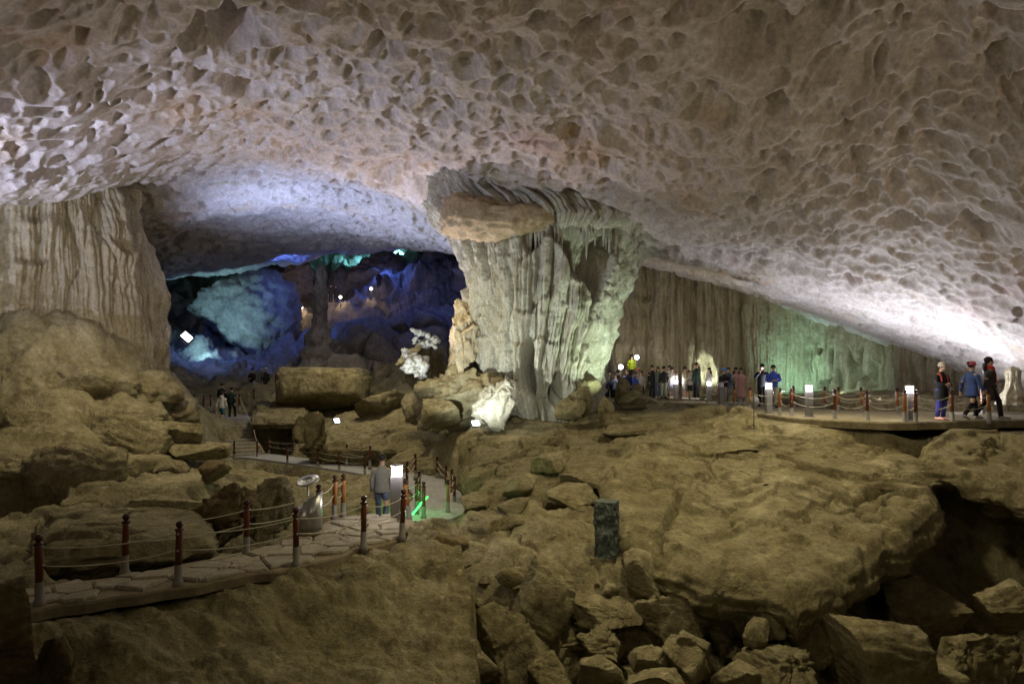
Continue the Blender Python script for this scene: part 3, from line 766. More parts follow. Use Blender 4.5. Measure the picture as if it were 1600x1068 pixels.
def slab(name, outline, zt, thick, label, mat='floor', cat="rock slab", undercut=0.5, nseg=260, nring=70, cracks=(), seed=5, bump=0.10, zfun=None, bulge=0.10, kind=None, terr=0.28):
    """thick slab from a plan outline; zt(x,y) top height, with rounded broken edge"""
    o2 = np.array([p[:2] for p in outline], float)
    cl = np.concatenate([o2, o2[:1]]); L = np.concatenate([[0], np.cumsum(np.linalg.norm(np.diff(cl, axis=0), axis=1))])
    t = np.linspace(0, L[-1], nseg, endpoint=False)
    ox = np.interp(t, L, cl[:, 0]); oy = np.interp(t, L, cl[:, 1])
    c = np.array([ox.mean(), oy.mean()])
    for _ in range(2):
        ox = (np.roll(ox, 1) + 2 * ox + np.roll(ox, -1)) / 4; oy = (np.roll(oy, 1) + 2 * oy + np.roll(oy, -1)) / 4
    wob = 1 + 0.05 * fbm(ox * 0.9, oy * 0.9, seed * 1.1, 4, seed)
    ox = c[0] + (ox - c[0]) * wob; oy = c[1] + (oy - c[1]) * wob
    ra = np.sqrt(np.linspace(0.0004, 1, nring))
    ra = np.concatenate([np.linspace(0.02, 1, nring)])
    A, B = np.meshgrid(ra, np.arange(nseg), indexing='ij')
    X = c[0] + (ox[B] - c[0]) * A; Y = c[1] + (oy[B] - c[1]) * A
    span = np.hypot(ox - c[0], oy - c[1])[B]
    edge = (1 - A) * span
    Z = zt(X, Y)
    Z = Z + bump * (fbm(X * 0.6, Y * 0.6, seed * 2.3, 5, seed + 3) + 0.35 * fbm(X * 1.7, Y * 1.7, seed * 1.3, 5, seed + 4, 0.6, ridge=True) - 0.3)
    sp_ = 0.5; s_ = (Z + 0.55 * fbm(X * 0.45, Y * 0.45, 1.7, 4, seed + 6)) / sp_; Z = Z + terr * sp_ * (np.floor(s_) + smooth(0.05, 0.22, s_ - np.floor(s_)) - s_)
    c1, c2 = worley(X * 0.42 + 0.25 * perlin(X * 1.8, Y * 1.8, 1.1, 19), Y * 0.6 + 0.25 * perlin(X * 1.8, Y * 1.8, 5.1, 19), np.zeros_like(X) + 0.5, seed)
    Z = Z - 0.22 * smooth(0.05, 0.0, c2 - c1) * smooth(-0.25, 0.1, perlin(X * 0.5, Y * 0.5, 3.0, 18))
    Z = Z - 0.16 * smooth(0.28, 0.0, edge) ** 2
    for (pts, wd, dep) in cracks:
        dd, _ = seg_dist(X + 0.05 * perlin(X * 4, Y * 4, 1, 7), Y + 0.05 * perlin(X * 4, Y * 4, 2, 8), pts)
        Z = Z - dep * np.exp(-(dd / wd) ** 2)
    # side skirt
    ns = 26
    u = np.linspace(0, 1, ns + 1)[1:][:, None]
    bx = np.arange(nseg)[None, :]
    out = bulge * np.sin(np.clip(u * 1.6, 0, 1) * math.pi) - undercut * smooth(0.25, 1.0, u)
    dirx = (ox - c[0]); diry = (oy - c[1]); ln = np.hypot(dirx, diry); dirx /= ln; diry /= ln
    zs = Z[-1][None, :] - thick * u
    px_ = ox[None, :] + dirx[None, :] * out; py_ = oy[None, :] + diry[None, :] * out
    st = zs * 4.2 + 1.2 * perlin(px_ * 0.8, py_ * 0.8, 3.3, seed + 8); st = st - np.floor(st)
    nz = 0.16 * fbm(px_ * 1.3, py_ * 1.3, zs * 2.2, 4, seed + 9) + 0.09 * (st - 0.5)
    k = smooth(0, 0.15, u)
    px_ = px_ + dirx[None, :] * nz * k; py_ = py_ + diry[None, :] * nz * k
    X = np.concatenate([X, px_]); Y = np.concatenate([Y, py_]); Z = np.concatenate([Z, zs])
    me = fast_mesh(name, np.stack([X, Y, Z], -1).reshape(-1, 3) - np.array([c[0], c[1], 0]), [grid_faces(X.shape[0], nseg, True, 0, True)])
    o = link(name, me, M[mat], None, (c[0], c[1], 0))
    return tag(o, label, cat, kind=kind)

def plane_z(z0, y0, sl, sx=0.0, x0=0.0):
    return lambda X, Y: z0 + sl * (Y - y0) + sx * (X - x0)

# great slab right of centre
ol = [P(*q) for q in ((945, 790, 14.6), (975, 835, 13.4), (1050, 880, 12.5), (1150, 900, 12.0), (1240, 925, 11.6), (1310, 900, 12.0), (1385, 850, 13.0), (1425, 825, 13.5), (1468, 785, 14.4), (1462, 745, 15.4), (1430, 712, 16.6), (1300, 688, 18.2), (1150, 690, 18.3), (1010, 702, 18.0), (945, 745, 16.5))]
ck1 = [P(1062, 765, 15.1)[:2], P(1050, 800, 14.2)[:2], P(1030, 835, 13.4)[:2], P(1040, 862, 12.9)[:2]]
ck2 = [P(1270, 748, 15.6)[:2], P(1310, 765, 15.0)[:2], P(1335, 775, 14.8)[:2], P(1385, 755, 15.3)[:2], P(1430, 765, 15)[:2]]
ck3 = [P(1010, 745, 15.8)[:2], P(1062, 765, 15.1)[:2], P(1110, 735, 16)[:2]]
slab("rock_slab", ol, plane_z(-0.7, 12, 0.31), 1.5, "broad cracked tan rock slab sloping down right of centre", 'floor', undercut=0.9, cracks=((ck1, 0.05, 0.35), (ck2, 0.08, 0.5), (ck3, 0.06, 0.12)), nseg=420, bump=0.10)
ol = [P(*q) for q in ((1000, 706, 17.6), (1090, 716, 17.0), (1180, 704, 17.4), (1262, 728, 16.2), (1345, 745, 15.5), (1425, 742, 15.4), (1458, 728, 15.8), (1440, 704, 16.9), (1330, 686, 18.1), (1180, 680, 18.9), (1040, 686, 18.9))]
slab("rock_slab", ol, plane_z(0.78, 16.4, 0.24), 0.34, "thin upper rock sheet lying on the back of the broad cracked slab", 'floor', undercut=0.22, nseg=260, nring=60, seed=22, bump=0.07, terr=0.2)
ol = [P(*q) for q in ((958, 676, 22.2), (1040, 672, 22.0), (1120, 668, 21.8), (1185, 668, 21.0), (1190, 655, 23), (1120, 648, 24.4), (1000, 650, 25), (940, 660, 24))]
slab("rock_ledge", ol, plane_z(1.28, 22, 0.06), 0.42, "long ledge with a black undercut, left of the round sign", 'floor', undercut=0.75, nseg=220, nring=50, seed=24, bump=0.06, cat="rock ledge", terr=0.2)
# ledge at the right edge over the dark pit
ol = [P(*q) for q in ((1448, 725, 15.9), (1490, 738, 15.5), (1540, 768, 14.8), (1600, 782, 14.3), (1700, 800, 13.9), (1850, 800, 13.5), (1850, 690, 17.6), (1600, 684, 17.6), (1480, 690, 17.6), (1440, 704, 16.9))]
slab("rock_ledge", ol, plane_z(0.55, 15, 0.36), 0.75, "overhanging rock ledge above the dark pit at the right edge", 'floor', undercut=0.7, seed=8, cat="rock ledge")
# layered ledges across the middle
def fit_plane(ol):
    A = np.array([(p[0], p[1], 1) for p in ol]); s_ = np.linalg.lstsq(A, np.array([p[2] for p in ol]), rcond=None)[0]
    return lambda X, Y: s_[0] * X + s_[1] * Y + s_[2]
def ledge(pts, z0, y0, sl, th, label, seed, mat='floor', **kw):
    ol = [P(*q) for q in pts]
    return slab("rock_ledge", ol, fit_plane(ol), th, label, mat, cat="rock ledge", seed=seed, nseg=200, nring=50, **kw)
ledge(((470, 690, 29.2), (560, 694, 28.4), (660, 697, 27.6), (730, 690, 27.2), (735, 666, 29), (650, 658, 31), (520, 662, 32)), 0.55, 25, 0.12, 0.7, "long flat rock ledge left of the column foot", 12, undercut=0.3)
ledge(((585, 722, 27.6), (640, 727, 26.6), (720, 735, 25.0), (800, 730, 23.4), (830, 705, 24), (760, 694, 26), (640, 697, 28)), 0.05, 22.3, 0.10, 0.8, "low flat ledge behind the lit lamp bollard", 13, undercut=0.3)
ledge(((735, 690, 23.4), (820, 694, 22.8), (890, 690, 22.6), (970, 680, 23), (960, 664, 24.4), (860, 662, 25), (740, 666, 25.2)), 0.65, 23.5, 0.12, 0.6, "dark undercut ledge in front of the column", 14, undercut=0.35)
ledge(((725, 765, 19.6), (790, 760, 19.4), (850, 748, 19.4), (885, 728, 20), (860, 702, 21.2), (760, 706, 21.4), (715, 730, 20.6)), -0.1, 20, 0.22, 0.8, "layered rock ledge beside the posts of the lower path", 15, undercut=0.25)
ledge(((395, 650, 33.0), (440, 662, 32.5), (478, 660, 32.4), (480, 630, 36), (400, 630, 37)), 1.15, 34, 0.05, 0.32, "flat rock roof over the black hollow beside the stairs", 16, undercut=0.2)
ledge(((60, 862, 10.6), (130, 868, 10.4), (230, 852, 10.9), (330, 842, 11.6), (330, 800, 13.2), (200, 790, 13.6), (60, 800, 13.2)), 0.42, 11, 0.16, 0.5, "slanting slab over the dark gap behind the near path", 17, undercut=0.3)
ledge(((150, 662, 19.2), (215, 664, 19.0), (240, 660, 19.4), (250, 640, 21), (160, 636, 21.5)), 1.75, 19.5, 0.1, 0.35, "thin rock lip over a small black hollow on the left slope", 18)

# gully boulders in front, each by itself
BL = [
 ((795, 885, 905, 985), 12.0, "large tilted boulder with a rough ribbed face, above the dark gap", dict(roll=0.5, tilt=-0.2, cuts=7)),
 ((738, 958, 862, 1075), 11.4, "big brown boulder against the foot of the cliff in the gully", dict(roll=-0.5, cuts=10)),
 ((805, 1012, 905, 1085), 10.8, "angular boulder at the bottom edge nearest the cliff", dict(roll=0.2)),
 ((895, 982, 985, 1038), 11.5, "boulder with a jagged crest in the middle of the gully", dict(rough=0.2)),
 ((895, 1016, 970, 1085), 10.4, "upright pale boulder at the bottom edge below the jagged one", dict(roll=-0.3)),
 ((898, 938, 1012, 985), 12.1, "flat slab-like boulder in the gully below the green stone stele", dict(flat_top=0.3)),
 ((962, 876, 1048, 950), 12.6, "pointed leaning boulder just below the green stone stele", dict(roll=0.55)),
 ((1000, 930, 1105, 1010), 11.9, "rounded block leaning on the flat slab in the gully", dict(roll=0.3)),
 ((1046, 985, 1116, 1036), 11.2, "small square boulder below the rounded block", dict(roll=0.35)),
 ((975, 1008, 1050, 1062), 11.0, "low boulder in the middle of the bottom rubble", dict()),
 ((985, 1045, 1080, 1095), 10.3, "flat boulder cut by the bottom edge, centre of the rubble", dict(flat_top=0.2)),
 ((1042, 1012, 1128, 1072), 10.8, "long brown boulder in the bottom rubble beside a square one", dict(roll=0.2)),
 ((1035, 886, 1150, 985), 12.6, "wide block broken off the foot of the great slab", dict(roll=0.15, flat_top=0.2)),
 ((1120, 905, 1240, 1000), 12.1, "massive block under the lowest corner of the great slab", dict(roll=0.2, flat_top=0.15)),
 ((1156, 968, 1206, 1022), 11.5, "small pointed rock at the foot of the massive block", dict(roll=0.6)),
 ((1212, 950, 1302, 1036), 11.9, "leaning slab rock at the mouth of the dark pit", dict(roll=0.6)),
 ((1166, 1008, 1292, 1085), 11.0, "jumbled boulder at the bottom, left of the big domed one", dict(rough=0.16)),
 ((1284, 972, 1452, 1090), 11.0, "big domed boulder at the bottom right", dict(roll=0.1, tilt=0.2, cuts=6, sub=5)),
 ((1362, 905, 1528, 1015), 14.0, "dark angular boulder deep in the pit", dict(cuts=12)),
 ((1535, 902, 1640, 988), 12.0, "tan block projecting at the right edge above the pit rubble", dict(roll=-0.2)),
 ((1468, 990, 1612, 1085), 11.4, "low jagged boulder in the bottom right corner", dict(rough=0.2)),
 ((1108, 1036, 1192, 1090), 10.5, "pale flat boulder cut by the bottom edge right of centre", dict(flat_top=0.2)),
 ((1432, 1040, 1520, 1095), 10.8, "small boulder beside the big domed one at the bottom edge", dict()),
 ((720, 846, 792, 886), 13.6, "flat tan stone beside the cliff edge on the sand", dict(flat_top=0.35)),
 ((702, 796, 780, 842), 14.6, "thick flat stone beside the lower path's end", dict(flat_top=0.4)),
 ((710, 768, 776, 802), 15.6, "grey flat stone lying just above the thick one by the path", dict(flat_top=0.4)),
 ((755, 806, 852, 846), 14.6, "long sloping stone between the flat stones and the sand", dict(flat_top=0.4, roll=-0.25)),
 ((806, 828, 890, 864), 13.8, "flat golden block resting on two small stones", dict(flat_top=0.5, cuts=5)),
 ((800, 858, 840, 884), 13.5, "small stone propping the left end of the golden block", dict(sub=3)),
 ((845, 862, 870, 884), 13.4, "tiny stone propping the right end of the golden block", dict(sub=3)),
 ((770, 775, 838, 812), 15.3, "stone wedged behind the long sloping stone", dict(roll=-0.3)),
 ((840, 752, 932, 802), 16.1, "curved saddle-shaped boulder among the middle rocks", dict(roll=0.2)),
 ((780, 735, 846, 782), 16.8, "rounded boulder in the middle rocks above the wedged stone", dict()),
 ((866, 796, 932, 838), 15.0, "yellowish boulder behind the green stone stele", dict()),
 ((900, 812, 944, 842), 14.6, "small boulder touching the left side of the stele", dict(sub=3)),
 ((955, 858, 1026, 892), 13.3, "flat boulder right of the stele's foot", dict(flat_top=0.35)),
 ((1028, 845, 1068, 888), 12.9, "small block lodged in the crack of the great slab", dict(sub=3)),
 ((832, 704, 892, 748), 18.4, "boulder at the head of the dark cleft", dict()),
 ((872, 742, 962, 786), 17.2, "layered rock at the edge of the dark cleft", dict(strata=0.12)),
 ((452, 640, 522, 702), 28.0, "pitted boulder beside the black hollow by the stairs", dict(rough=0.18)),
 ((440, 574, 562, 640), 36.0, "large blocky tan boulder standing before the blue chamber", dict(blocky=0.45, cuts=5, flat_top=0.2, sub=5)),
 ((556, 612, 640, 655), 33.0, "dark boulder between the tan block and the column mound", dict()),
 ((614, 618, 668, 660), 27.5, "pale angular boulder at the left foot of the column mound", dict(roll=0.3)),
 ((645, 612, 722, 666), 25.2, "rounded grey boulder at the foot of the column mound", dict()),
 ((655, 548, 800, 668), 25.8, "rugged mound of broken flowstone at the column's left foot", dict(rough=0.24, sub=5, mat='mound')),
 ((725, 596, 815, 668), 24.4, "cracked pale boulder directly before the column", dict(rough=0.2, sub=5, mat='column')),
 ((690, 458, 752, 600), 25.9, "pointed knobbly stalagmite left of the column", dict(rough=0.24, round_=0.6, strata=0.1, mat='flow', sub=5)),
 ((884, 598, 935, 645), 24.6, "round boulder at the column's right foot", dict(round_=0.8)),
 ((894, 584, 944, 618), 25.4, "smooth round boulder behind another at the column's right foot", dict(round_=0.9)),
 ((925, 626, 976, 670), 23.4, "coral-like ribbed boulder before the visitors", dict(rough=0.25, round_=0.6)),
 ((870, 618, 915, 660), 24.0, "knobbly boulder at the right foot of the column", dict(rough=0.2)),
 ((958, 612, 1010, 645), 26.5, "low lumpy rock below the crowd", dict(rough=0.2)),
 ((960, 592, 985, 632), 27.5, "small cone stalagmite in front of the crowd", dict(round_=0.9, sub=3)),
 ((984, 596, 1006, 628), 28.2, "pale rounded stone standing in front of the crowd", dict(round_=0.9, sub=3)),
 ((1080, 640, 1118, 656), 24.5, "small flat brown rock on the bare ground left of the round sign", dict(sub=3)),
 ((1084, 630, 1116, 642), 25.5, "low brown rock behind a flatter one on the bare ground", dict(sub=3)),
 ((286, 745, 402, 852), 13.2, "dark brown hollowed boulder behind the near path", dict(mat='dark_boulder', sub=5, rough=0.18)),
 ((395, 755, 458, 845), 13.8, "rough root-veined boulder beside the info stand", dict(rough=0.22)),
 ((-60, 905, 52, 1090), 6.4, "mossy rounded boulder in the bottom left corner", dict(round_=0.7, mat='dark_boulder', sub=5)),
 ((40, 985, 112, 1090), 7.0, "narrow upright rock beside the mossy corner boulder", dict(mat='dark_boulder')),
 ((45, 690, 205, 800), 16.0, "broad domed boulder on the left slope", dict(round_=0.5, sub=5)),
 ((-40, 700, 70, 770), 15.6, "flat-lying boulder at the left edge behind the path", dict(flat_top=0.3)),
 ((100, 655, 240, 735), 18.2, "wide sloping boulder in the middle of the left slope", dict(roll=0.25, sub=5)),
 ((222, 650, 312, 692), 19.2, "flat layered slab leaning on the left slope", dict(flat_top=0.35, roll=0.2)),
 ((240, 692, 345, 722), 18.6, "thin flat slab below the layered one on the left slope", dict(flat_top=0.4)),
 ((232, 716, 288, 748), 17.0, "small rounded stone under the thin slab", dict(sub=3)),
 ((296, 716, 372, 748), 16.6, "dark flat-topped rock near the lower path", dict(flat_top=0.4, mat='dark_boulder')),
 ((180, 765, 300, 830), 14.0, "tilted rock beside the dark hollowed boulder", dict(roll=0.5)),
 ((-30, 640, 62, 700), 18.0, "brown ledge-like rock at the left edge", dict(flat_top=0.2)),
 ((10, 590, 90, 648), 19.6, "yellowish knob of rock on the upper left slope", dict(round_=0.4)),
 ((408, 392, 505, 476), 62.0, "pale rock face lit violet-white behind the slender stalagmite", dict(mat='far', rough=0.2, sub=5)),
 ((545, 398, 668, 466), 64.0, "brownish rock face behind the highest lamp of the far slope", dict(mat='far', rough=0.16, sub=5)),
 ((60, 478, 140, 540), 22.6, "lumpy flowstone boss at the foot of the drapery wall", dict(round_=0.8, rough=0.14, mat='flow')),
 ((655, 836, 728, 882), 11.7, "dark flat rock on the cliff top beside the last near post", dict(mat='dark_boulder', flat_top=0.3, roll=0.25)),
 ((612, 508, 706, 618), 31.6, "craggy rock behind the white lit calcite clusters", dict(rough=0.25, mat='mound')),
 ((285, 418, 448, 545), 51.0, "great layered dome rock lit cyan in the far chamber", dict(mat='far', strata=0.08, rough=0.12, round_=0.7, cuts=3, sub=5)),
 ((500, 545, 580, 610), 42.0, "blue-lit boulder right of the slender stalagmite", dict(mat='far')),
]
for (bx_, d_, lb, kw) in BL:
    boulder(bx_, d_, lb, **kw)

for (px, py, hw_, hh_, lb, sd_) in ((135, 590, 1.7, 0.8, "wide low rock boss in the middle of the left mound", 304), (225, 592, 1.2, 0.7, "rock boss on the right flank of the left mound", 305), (262, 628, 1.3, 0.6, "lowest rock boss on the left mound, nearest the stairs", 306), (200, 635, 1.0, 0.5, "small rock boss above the black hollow on the left mound", 307)):
    d = hit(px, py, 15, 32); c = P(px, py, d)
    me = rock_mesh("rock_boss", hw_, hw_ * 0.8, hh_, sd_, sub=4, cuts=2, rough=0.2, strata=0.03, round_=0.9, yaw=sd_ * 1.3)
    tag(link("rock_boss", me, M['mound'], None, (c[0], c[1] + 0.3, c[2] - 0.42)), lb, "rock")

# calcite clusters lit white beside the column mound
def crystal_cluster(box, d, label, seed, nn):
    r = random.Random(seed); mb = MB(); k = d / FPX
    c = P((box[0] + box[2]) / 2, (box[1] + box[3]) / 2, d); hx = (box[2] - box[0]) / 2 * k; hz = (box[3] - box[1]) / 2 * k
    V, F = ICO[3]
    vs_, fs = [], []; off = 0
    for i in range(nn):
        u = r.uniform(-1, 1); v = r.uniform(-1, 1)
        cx_ = u * hx * 0.8; cz_ = (v - 0.55 * u) * hz * 0.62; s = r.uniform(0.10, 0.22) * min(hx, hz) * 1.4
        q = V * np.array([s * r.uniform(1, 1.4), s * 1.2, s * r.uniform(0.6, 1.0)])
        q = q * (1 + 0.35 * perlin(V[:, 0] * 2.2 + i, V[:, 1] * 2.2, V[:, 2] * 2.2, 9) + 0.25 * perlin(V[:, 0] * 5 + i, V[:, 1] * 5, V[:, 2] * 5, 10))[:, None]
        q = q @ np.array(Matrix.Rotation(r.uniform(-0.7, 0.7), 3, 'Y')).T + np.array([cx_, r.uniform(-0.4, 0.4), cz_])
        vs_.append(q); fs.append(F + off); off += len(V)
    me = fast_mesh("calcite_cluster", np.concatenate(vs_), [np.concatenate(fs)])
    tag(link("calcite_cluster", me, M['crystal'], None, c), label, "rock formation")
crystal_cluster((628, 545, 672, 594), 29.9, "white lit calcite cluster at the foot of the mound", 3, 60)
crystal_cluster((640, 515, 690, 548), 30.2, "smaller white calcite ledge above the lit cluster", 4, 34)

# slender stalagmite and dark boulders of the far chamber
def stalag(px, ytop, ybot, d, wtop, wbot, label, mat='far', lean=0.0):
    n, m = 90, 150
    TH, H = np.meshgrid(np.linspace(0, 2 * math.pi, n, endpoint=False), np.linspace(0, 1, m))
    k = d / FPX; hgt = (ybot - ytop) * k
    prof = np.interp(H, [0, 0.06, 0.22, 0.38, 0.45, 0.9, 0.97, 1], [1.0, 0.92, 0.78, 0.55, wtop / wbot, wtop / wbot * 0.8, wtop / wbot * 0.55, 0.02]) * wbot / 2 * k
    R = prof * (1 + 0.25 * fbm(np.cos(TH) * 1.4, np.sin(TH) * 1.4, H * hgt * 0.7, 5, 131) + 0.10 * np.sin(H * hgt * 6 + 3 * perlin(np.cos(TH), np.sin(TH), H * 4, 132)))
    V = np.stack([R * np.sin(TH) + lean * H, -R * np.cos(TH), H * hgt], -1)
    me = fast_mesh("stalagmite", V.reshape(-1, 3), [grid_faces(m, n, True)])
    b = P(px, ybot, d)
    tag(link("stalagmite", me, M[mat], None, b), label, "stalagmite")
stalag(497, 412, 584, 43.0, 22, 62, "tall slender stalagmite standing before the blue chamber", lean=0.2)
stalag(1583, 572, 632, 21.5, 22, 46, "stubby tan stalagmite at the right edge behind the walking visitors", 'curtain')

rf = random.Random(31)
for i in range(46):
    px = rf.uniform(505, 745); t = rf.random()
    py = 590 - (px - 440) * 0.55 * t - 10 * rf.random()
    d = 44 + 16 * (590 - py) / 190 + rf.uniform(-0.8, 0.8)
    s = rf.uniform(0.6, 1.9) if i > 8 else rf.uniform(1.8, 3.2)
    c = P(px, py, d)
    zg = ground(c[0], c[1])
    me = rock_mesh("boulder", s, s * rf.uniform(0.7, 1.2), s * rf.uniform(0.5, 0.9), 700 + i, sub=3, cuts=10, rough=0.12, yaw=rf.uniform(0, 6), tilt=rf.uniform(-.5, .5), roll=rf.uniform(-.5, .5))
    o = link("boulder", me, M['far'], None, (c[0], c[1], zg + s * 0.1))
    tag(o, "blue-lit boulder in the jumbled rockfall slope at the back", "boulder", "boulders of the blue rockfall slope")
NB = 110
for i in range(190):
    px = rf.uniform(742, 1300); py = rf.uniform(905, 1072)
    d = hit(px, py, 9.0, 16.0); c = P(px, py, d)
    big = i < NB
    s = rf.uniform(0.2, 0.5) if big else rf.uniform(0.08, 0.2); nm = "rubble_block" if big else "stone"
    me = rock_mesh(nm, s, s * rf.uniform(0.7, 1.1), s * rf.uniform(0.5, 0.8), 800 + i, sub=3, cuts=14, rough=0.07, blocky=0.45, yaw=rf.uniform(0, 6), tilt=rf.uniform(-.5, .5), roll=rf.uniform(-.5, .5))
    o = link(nm, me, M['boulder'], None, (c[0], c[1], c[2] + s * 0.22))
    if big: tag(o, "angular block of pale rubble lying among the big gully boulders", "stone", "angular rubble blocks in the gully")
    else: tag(o, "small loose stone wedged between the big gully boulders", "stone", "small loose stones in the gully")
# ------------------------------------------------------------------ paths
def prism(name, poly, z0, z1, mat, bev=0.03):
    n = len(poly); mb = MB()
    c = np.array([p[:2] for p in poly]).mean(0)
    V = [(p[0], p[1], z0) for p in poly] + [(p[0], p[1], z1 - bev) for p in poly]
    ins = []
    for i in range(n):
        a = Vector(poly[i - 1][:2]); b = Vector(poly[i][:2]); d = Vector(poly[(i + 1) % n][:2])
        t = ((b - a).normalized() + (d - b).normalized()); t.normalize()
        ins.append((b.x - t.y * bev, b.y + t.x * bev))
    V += [(p[0], p[1], z1) for p in ins]
    F = [tuple(range(n))[::-1], tuple(range(2 * n, 3 * n))]
    for k in (0, 1):
        for i in range(n):
            j = (i + 1) % n
            F.append((k * n + i, k * n + j, (k + 1) * n + j, (k + 1) * n + i))
    mb.add(V, F)
    return mb.mesh(name, False)

def densify(poly, step, amp, seed, smoothk=1):
    p = np.array([q[:2] for q in poly], float); cl = np.concatenate([p, p[:1]])
    L = np.concatenate([[0], np.cumsum(np.linalg.norm(np.diff(cl, axis=0), axis=1))]); n = max(8, int(L[-1] / step))
    t = np.linspace(0, L[-1], n, endpoint=False)
    x = np.interp(t, L, cl[:, 0]); y = np.interp(t, L, cl[:, 1])
    for _ in range(smoothk):
        x = (np.roll(x, 1) + 2 * x + np.roll(x, -1)) / 4; y = (np.roll(y, 1) + 2 * y + np.roll(y, -1)) / 4
    x = x + amp * perlin(x * 2.3, y * 2.3, 0.7, seed); y = y + amp * perlin(x * 2.3, y * 2.3, 5.7, seed)
    q = list(zip(x, y))
    area = sum(q[i - 1][0] * q[i][1] - q[i][0] * q[i - 1][1] for i in range(len(q)))
    return q if area > 0 else q[::-1]

npoly = densify(near_poly, 0.12, 0.10, 61, 2)
near = link("near_path", prism("near_path", npoly, -0.16, PZ - 0.055, M['mortar']), M['mortar'])
tag(near, kind='structure')

def clip(poly, nx, ny, c):
    out = []
    for i in range(len(poly)):
        a = poly[i]; b = poly[(i + 1) % len(poly)]
        da = a[0] * nx + a[1] * ny - c; db = b[0] * nx + b[1] * ny - c
        if da <= 0: out.append(a)
        if (da < 0) != (db < 0):
            t = da / (da - db); out.append((a[0] + (b[0] - a[0]) * t, a[1] + (b[1] - a[1]) * t))
    return out
rs = random.Random(5)
pts = []
xs = [p[0] for p in npoly]; ys = [p[1] for p in npoly]
gx = 0.44
for i in range(int((max(xs) - min(xs)) / gx) + 2):
    for j in range(int((max(ys) - min(ys)) / gx) + 2):
        pts.append((min(xs) + (i + rs.uniform(-.47, .47)) * gx, min(ys) + (j + rs.uniform(-.47, .47)) * gx))
PA = np.array(pts)
sdp = poly_sd(PA[:, 0], PA[:, 1], npoly)
for k, p in enumerate(pts):
    if sdp[k] > -0.06: continue
    cell = [(p[0] - 1, p[1] - 1), (p[0] + 1, p[1] - 1), (p[0] + 1, p[1] + 1), (p[0] - 1, p[1] + 1)]
    dd = np.hypot(PA[:, 0] - p[0], PA[:, 1] - p[1])
    for q in np.argsort(dd)[1:16]:
        nx, ny = PA[q] - np.array(p); L_ = math.hypot(nx, ny); nx /= L_; ny /= L_
        cell = clip(cell, nx, ny, nx * p[0] + ny * p[1] + L_ / 2 - rs.uniform(0.010, 0.022))
    # jag the outline, keep inside the path
    fine_ = []
    for i in range(len(cell)):
        a = cell[i]; b = cell[(i + 1) % len(cell)]
        fine_.append(a); fine_.append(((a[0] + b[0]) / 2 + rs.uniform(-.012, .012), (a[1] + b[1]) / 2 + rs.uniform(-.012, .012)))
    c = np.array(fine_); s_ = poly_sd(c[:, 0], c[:, 1], npoly)
    for i in range(len(c)):
        t = 1.0
        while s_[i] > -0.02 and t > 0.05:
            t -= 0.08
            q = np.array(p) + (np.array(fine_[i]) - np.array(p)) * t
            s_[i] = poly_sd(q[0:1], q[1:2], npoly)[0]; c[i] = q
    c = c - np.array(p)
    me = prism("paving_stone", [tuple(q) for q in c], -0.08, rs.uniform(-0.015, 0.018), M['paving'], 0.028)
    o = link("paving_stone", me, M['paving'], near, (p[0], p[1], PZ))
    o.rotation_euler = (rs.uniform(-.03, .03), rs.uniform(-.03, .03), 0)

def ribbon(name, pts, mat, thick=0.16):
    """path slab swept along points (x,y,z,halfwidth)"""
    pts = np.array(pts); tg = np.gradient(pts[:, :2], axis=0); tg /= np.linalg.norm(tg, axis=1, keepdims=True)
    nr = np.stack([-tg[:, 1], tg[:, 0]], 1)
    mb = MB(); rings = []
    for p, n_ in zip(pts, nr):
        h = p[3]; a = p[:2] + n_ * h; b = p[:2] - n_ * h
        wob = 0.04 * rs.uniform(-1, 1)
        rings.append([(a[0], a[1], p[2] - thick), (b[0], b[1], p[2] - thick), (b[0], b[1], p[2]), (a[0], a[1], p[2])])
    mb.loft(rings)
    return mb.mesh(name, False)
M['lower'] = rock("lower_path_paving", [(0.30, 0.29, 0.29), (0.36, 0.35, 0.35), (0.24, 0.23, 0.23)], 1.2, 0.7, 3.5, dist=0.03)
tag(link("lower_path", ribbon("lower_path", LPs, M['lower']), M['lower']), kind='structure')

wpoly = densify(densify(walk_poly, 0.3, 0.16, 73, 8), 0.1, 0.07, 71, 1)
wk = link("walkway", prism("walkway", wpoly, WZ - 0.22, WZ, M['concrete'], 0.04), M['concrete'])
tag(wk, kind='structure')
for px in (1417, 1490):
    p = Pz(px, 662, 1.5); mb = MB(); mb.lathe([(0.16, -0.75), (0.13, -0.4), (0.15, 0), (0.2, 0.1)], 9)
    mb.build("pier", M['concrete'], wk, (p[0], p[1] + 0.25, 1.42))

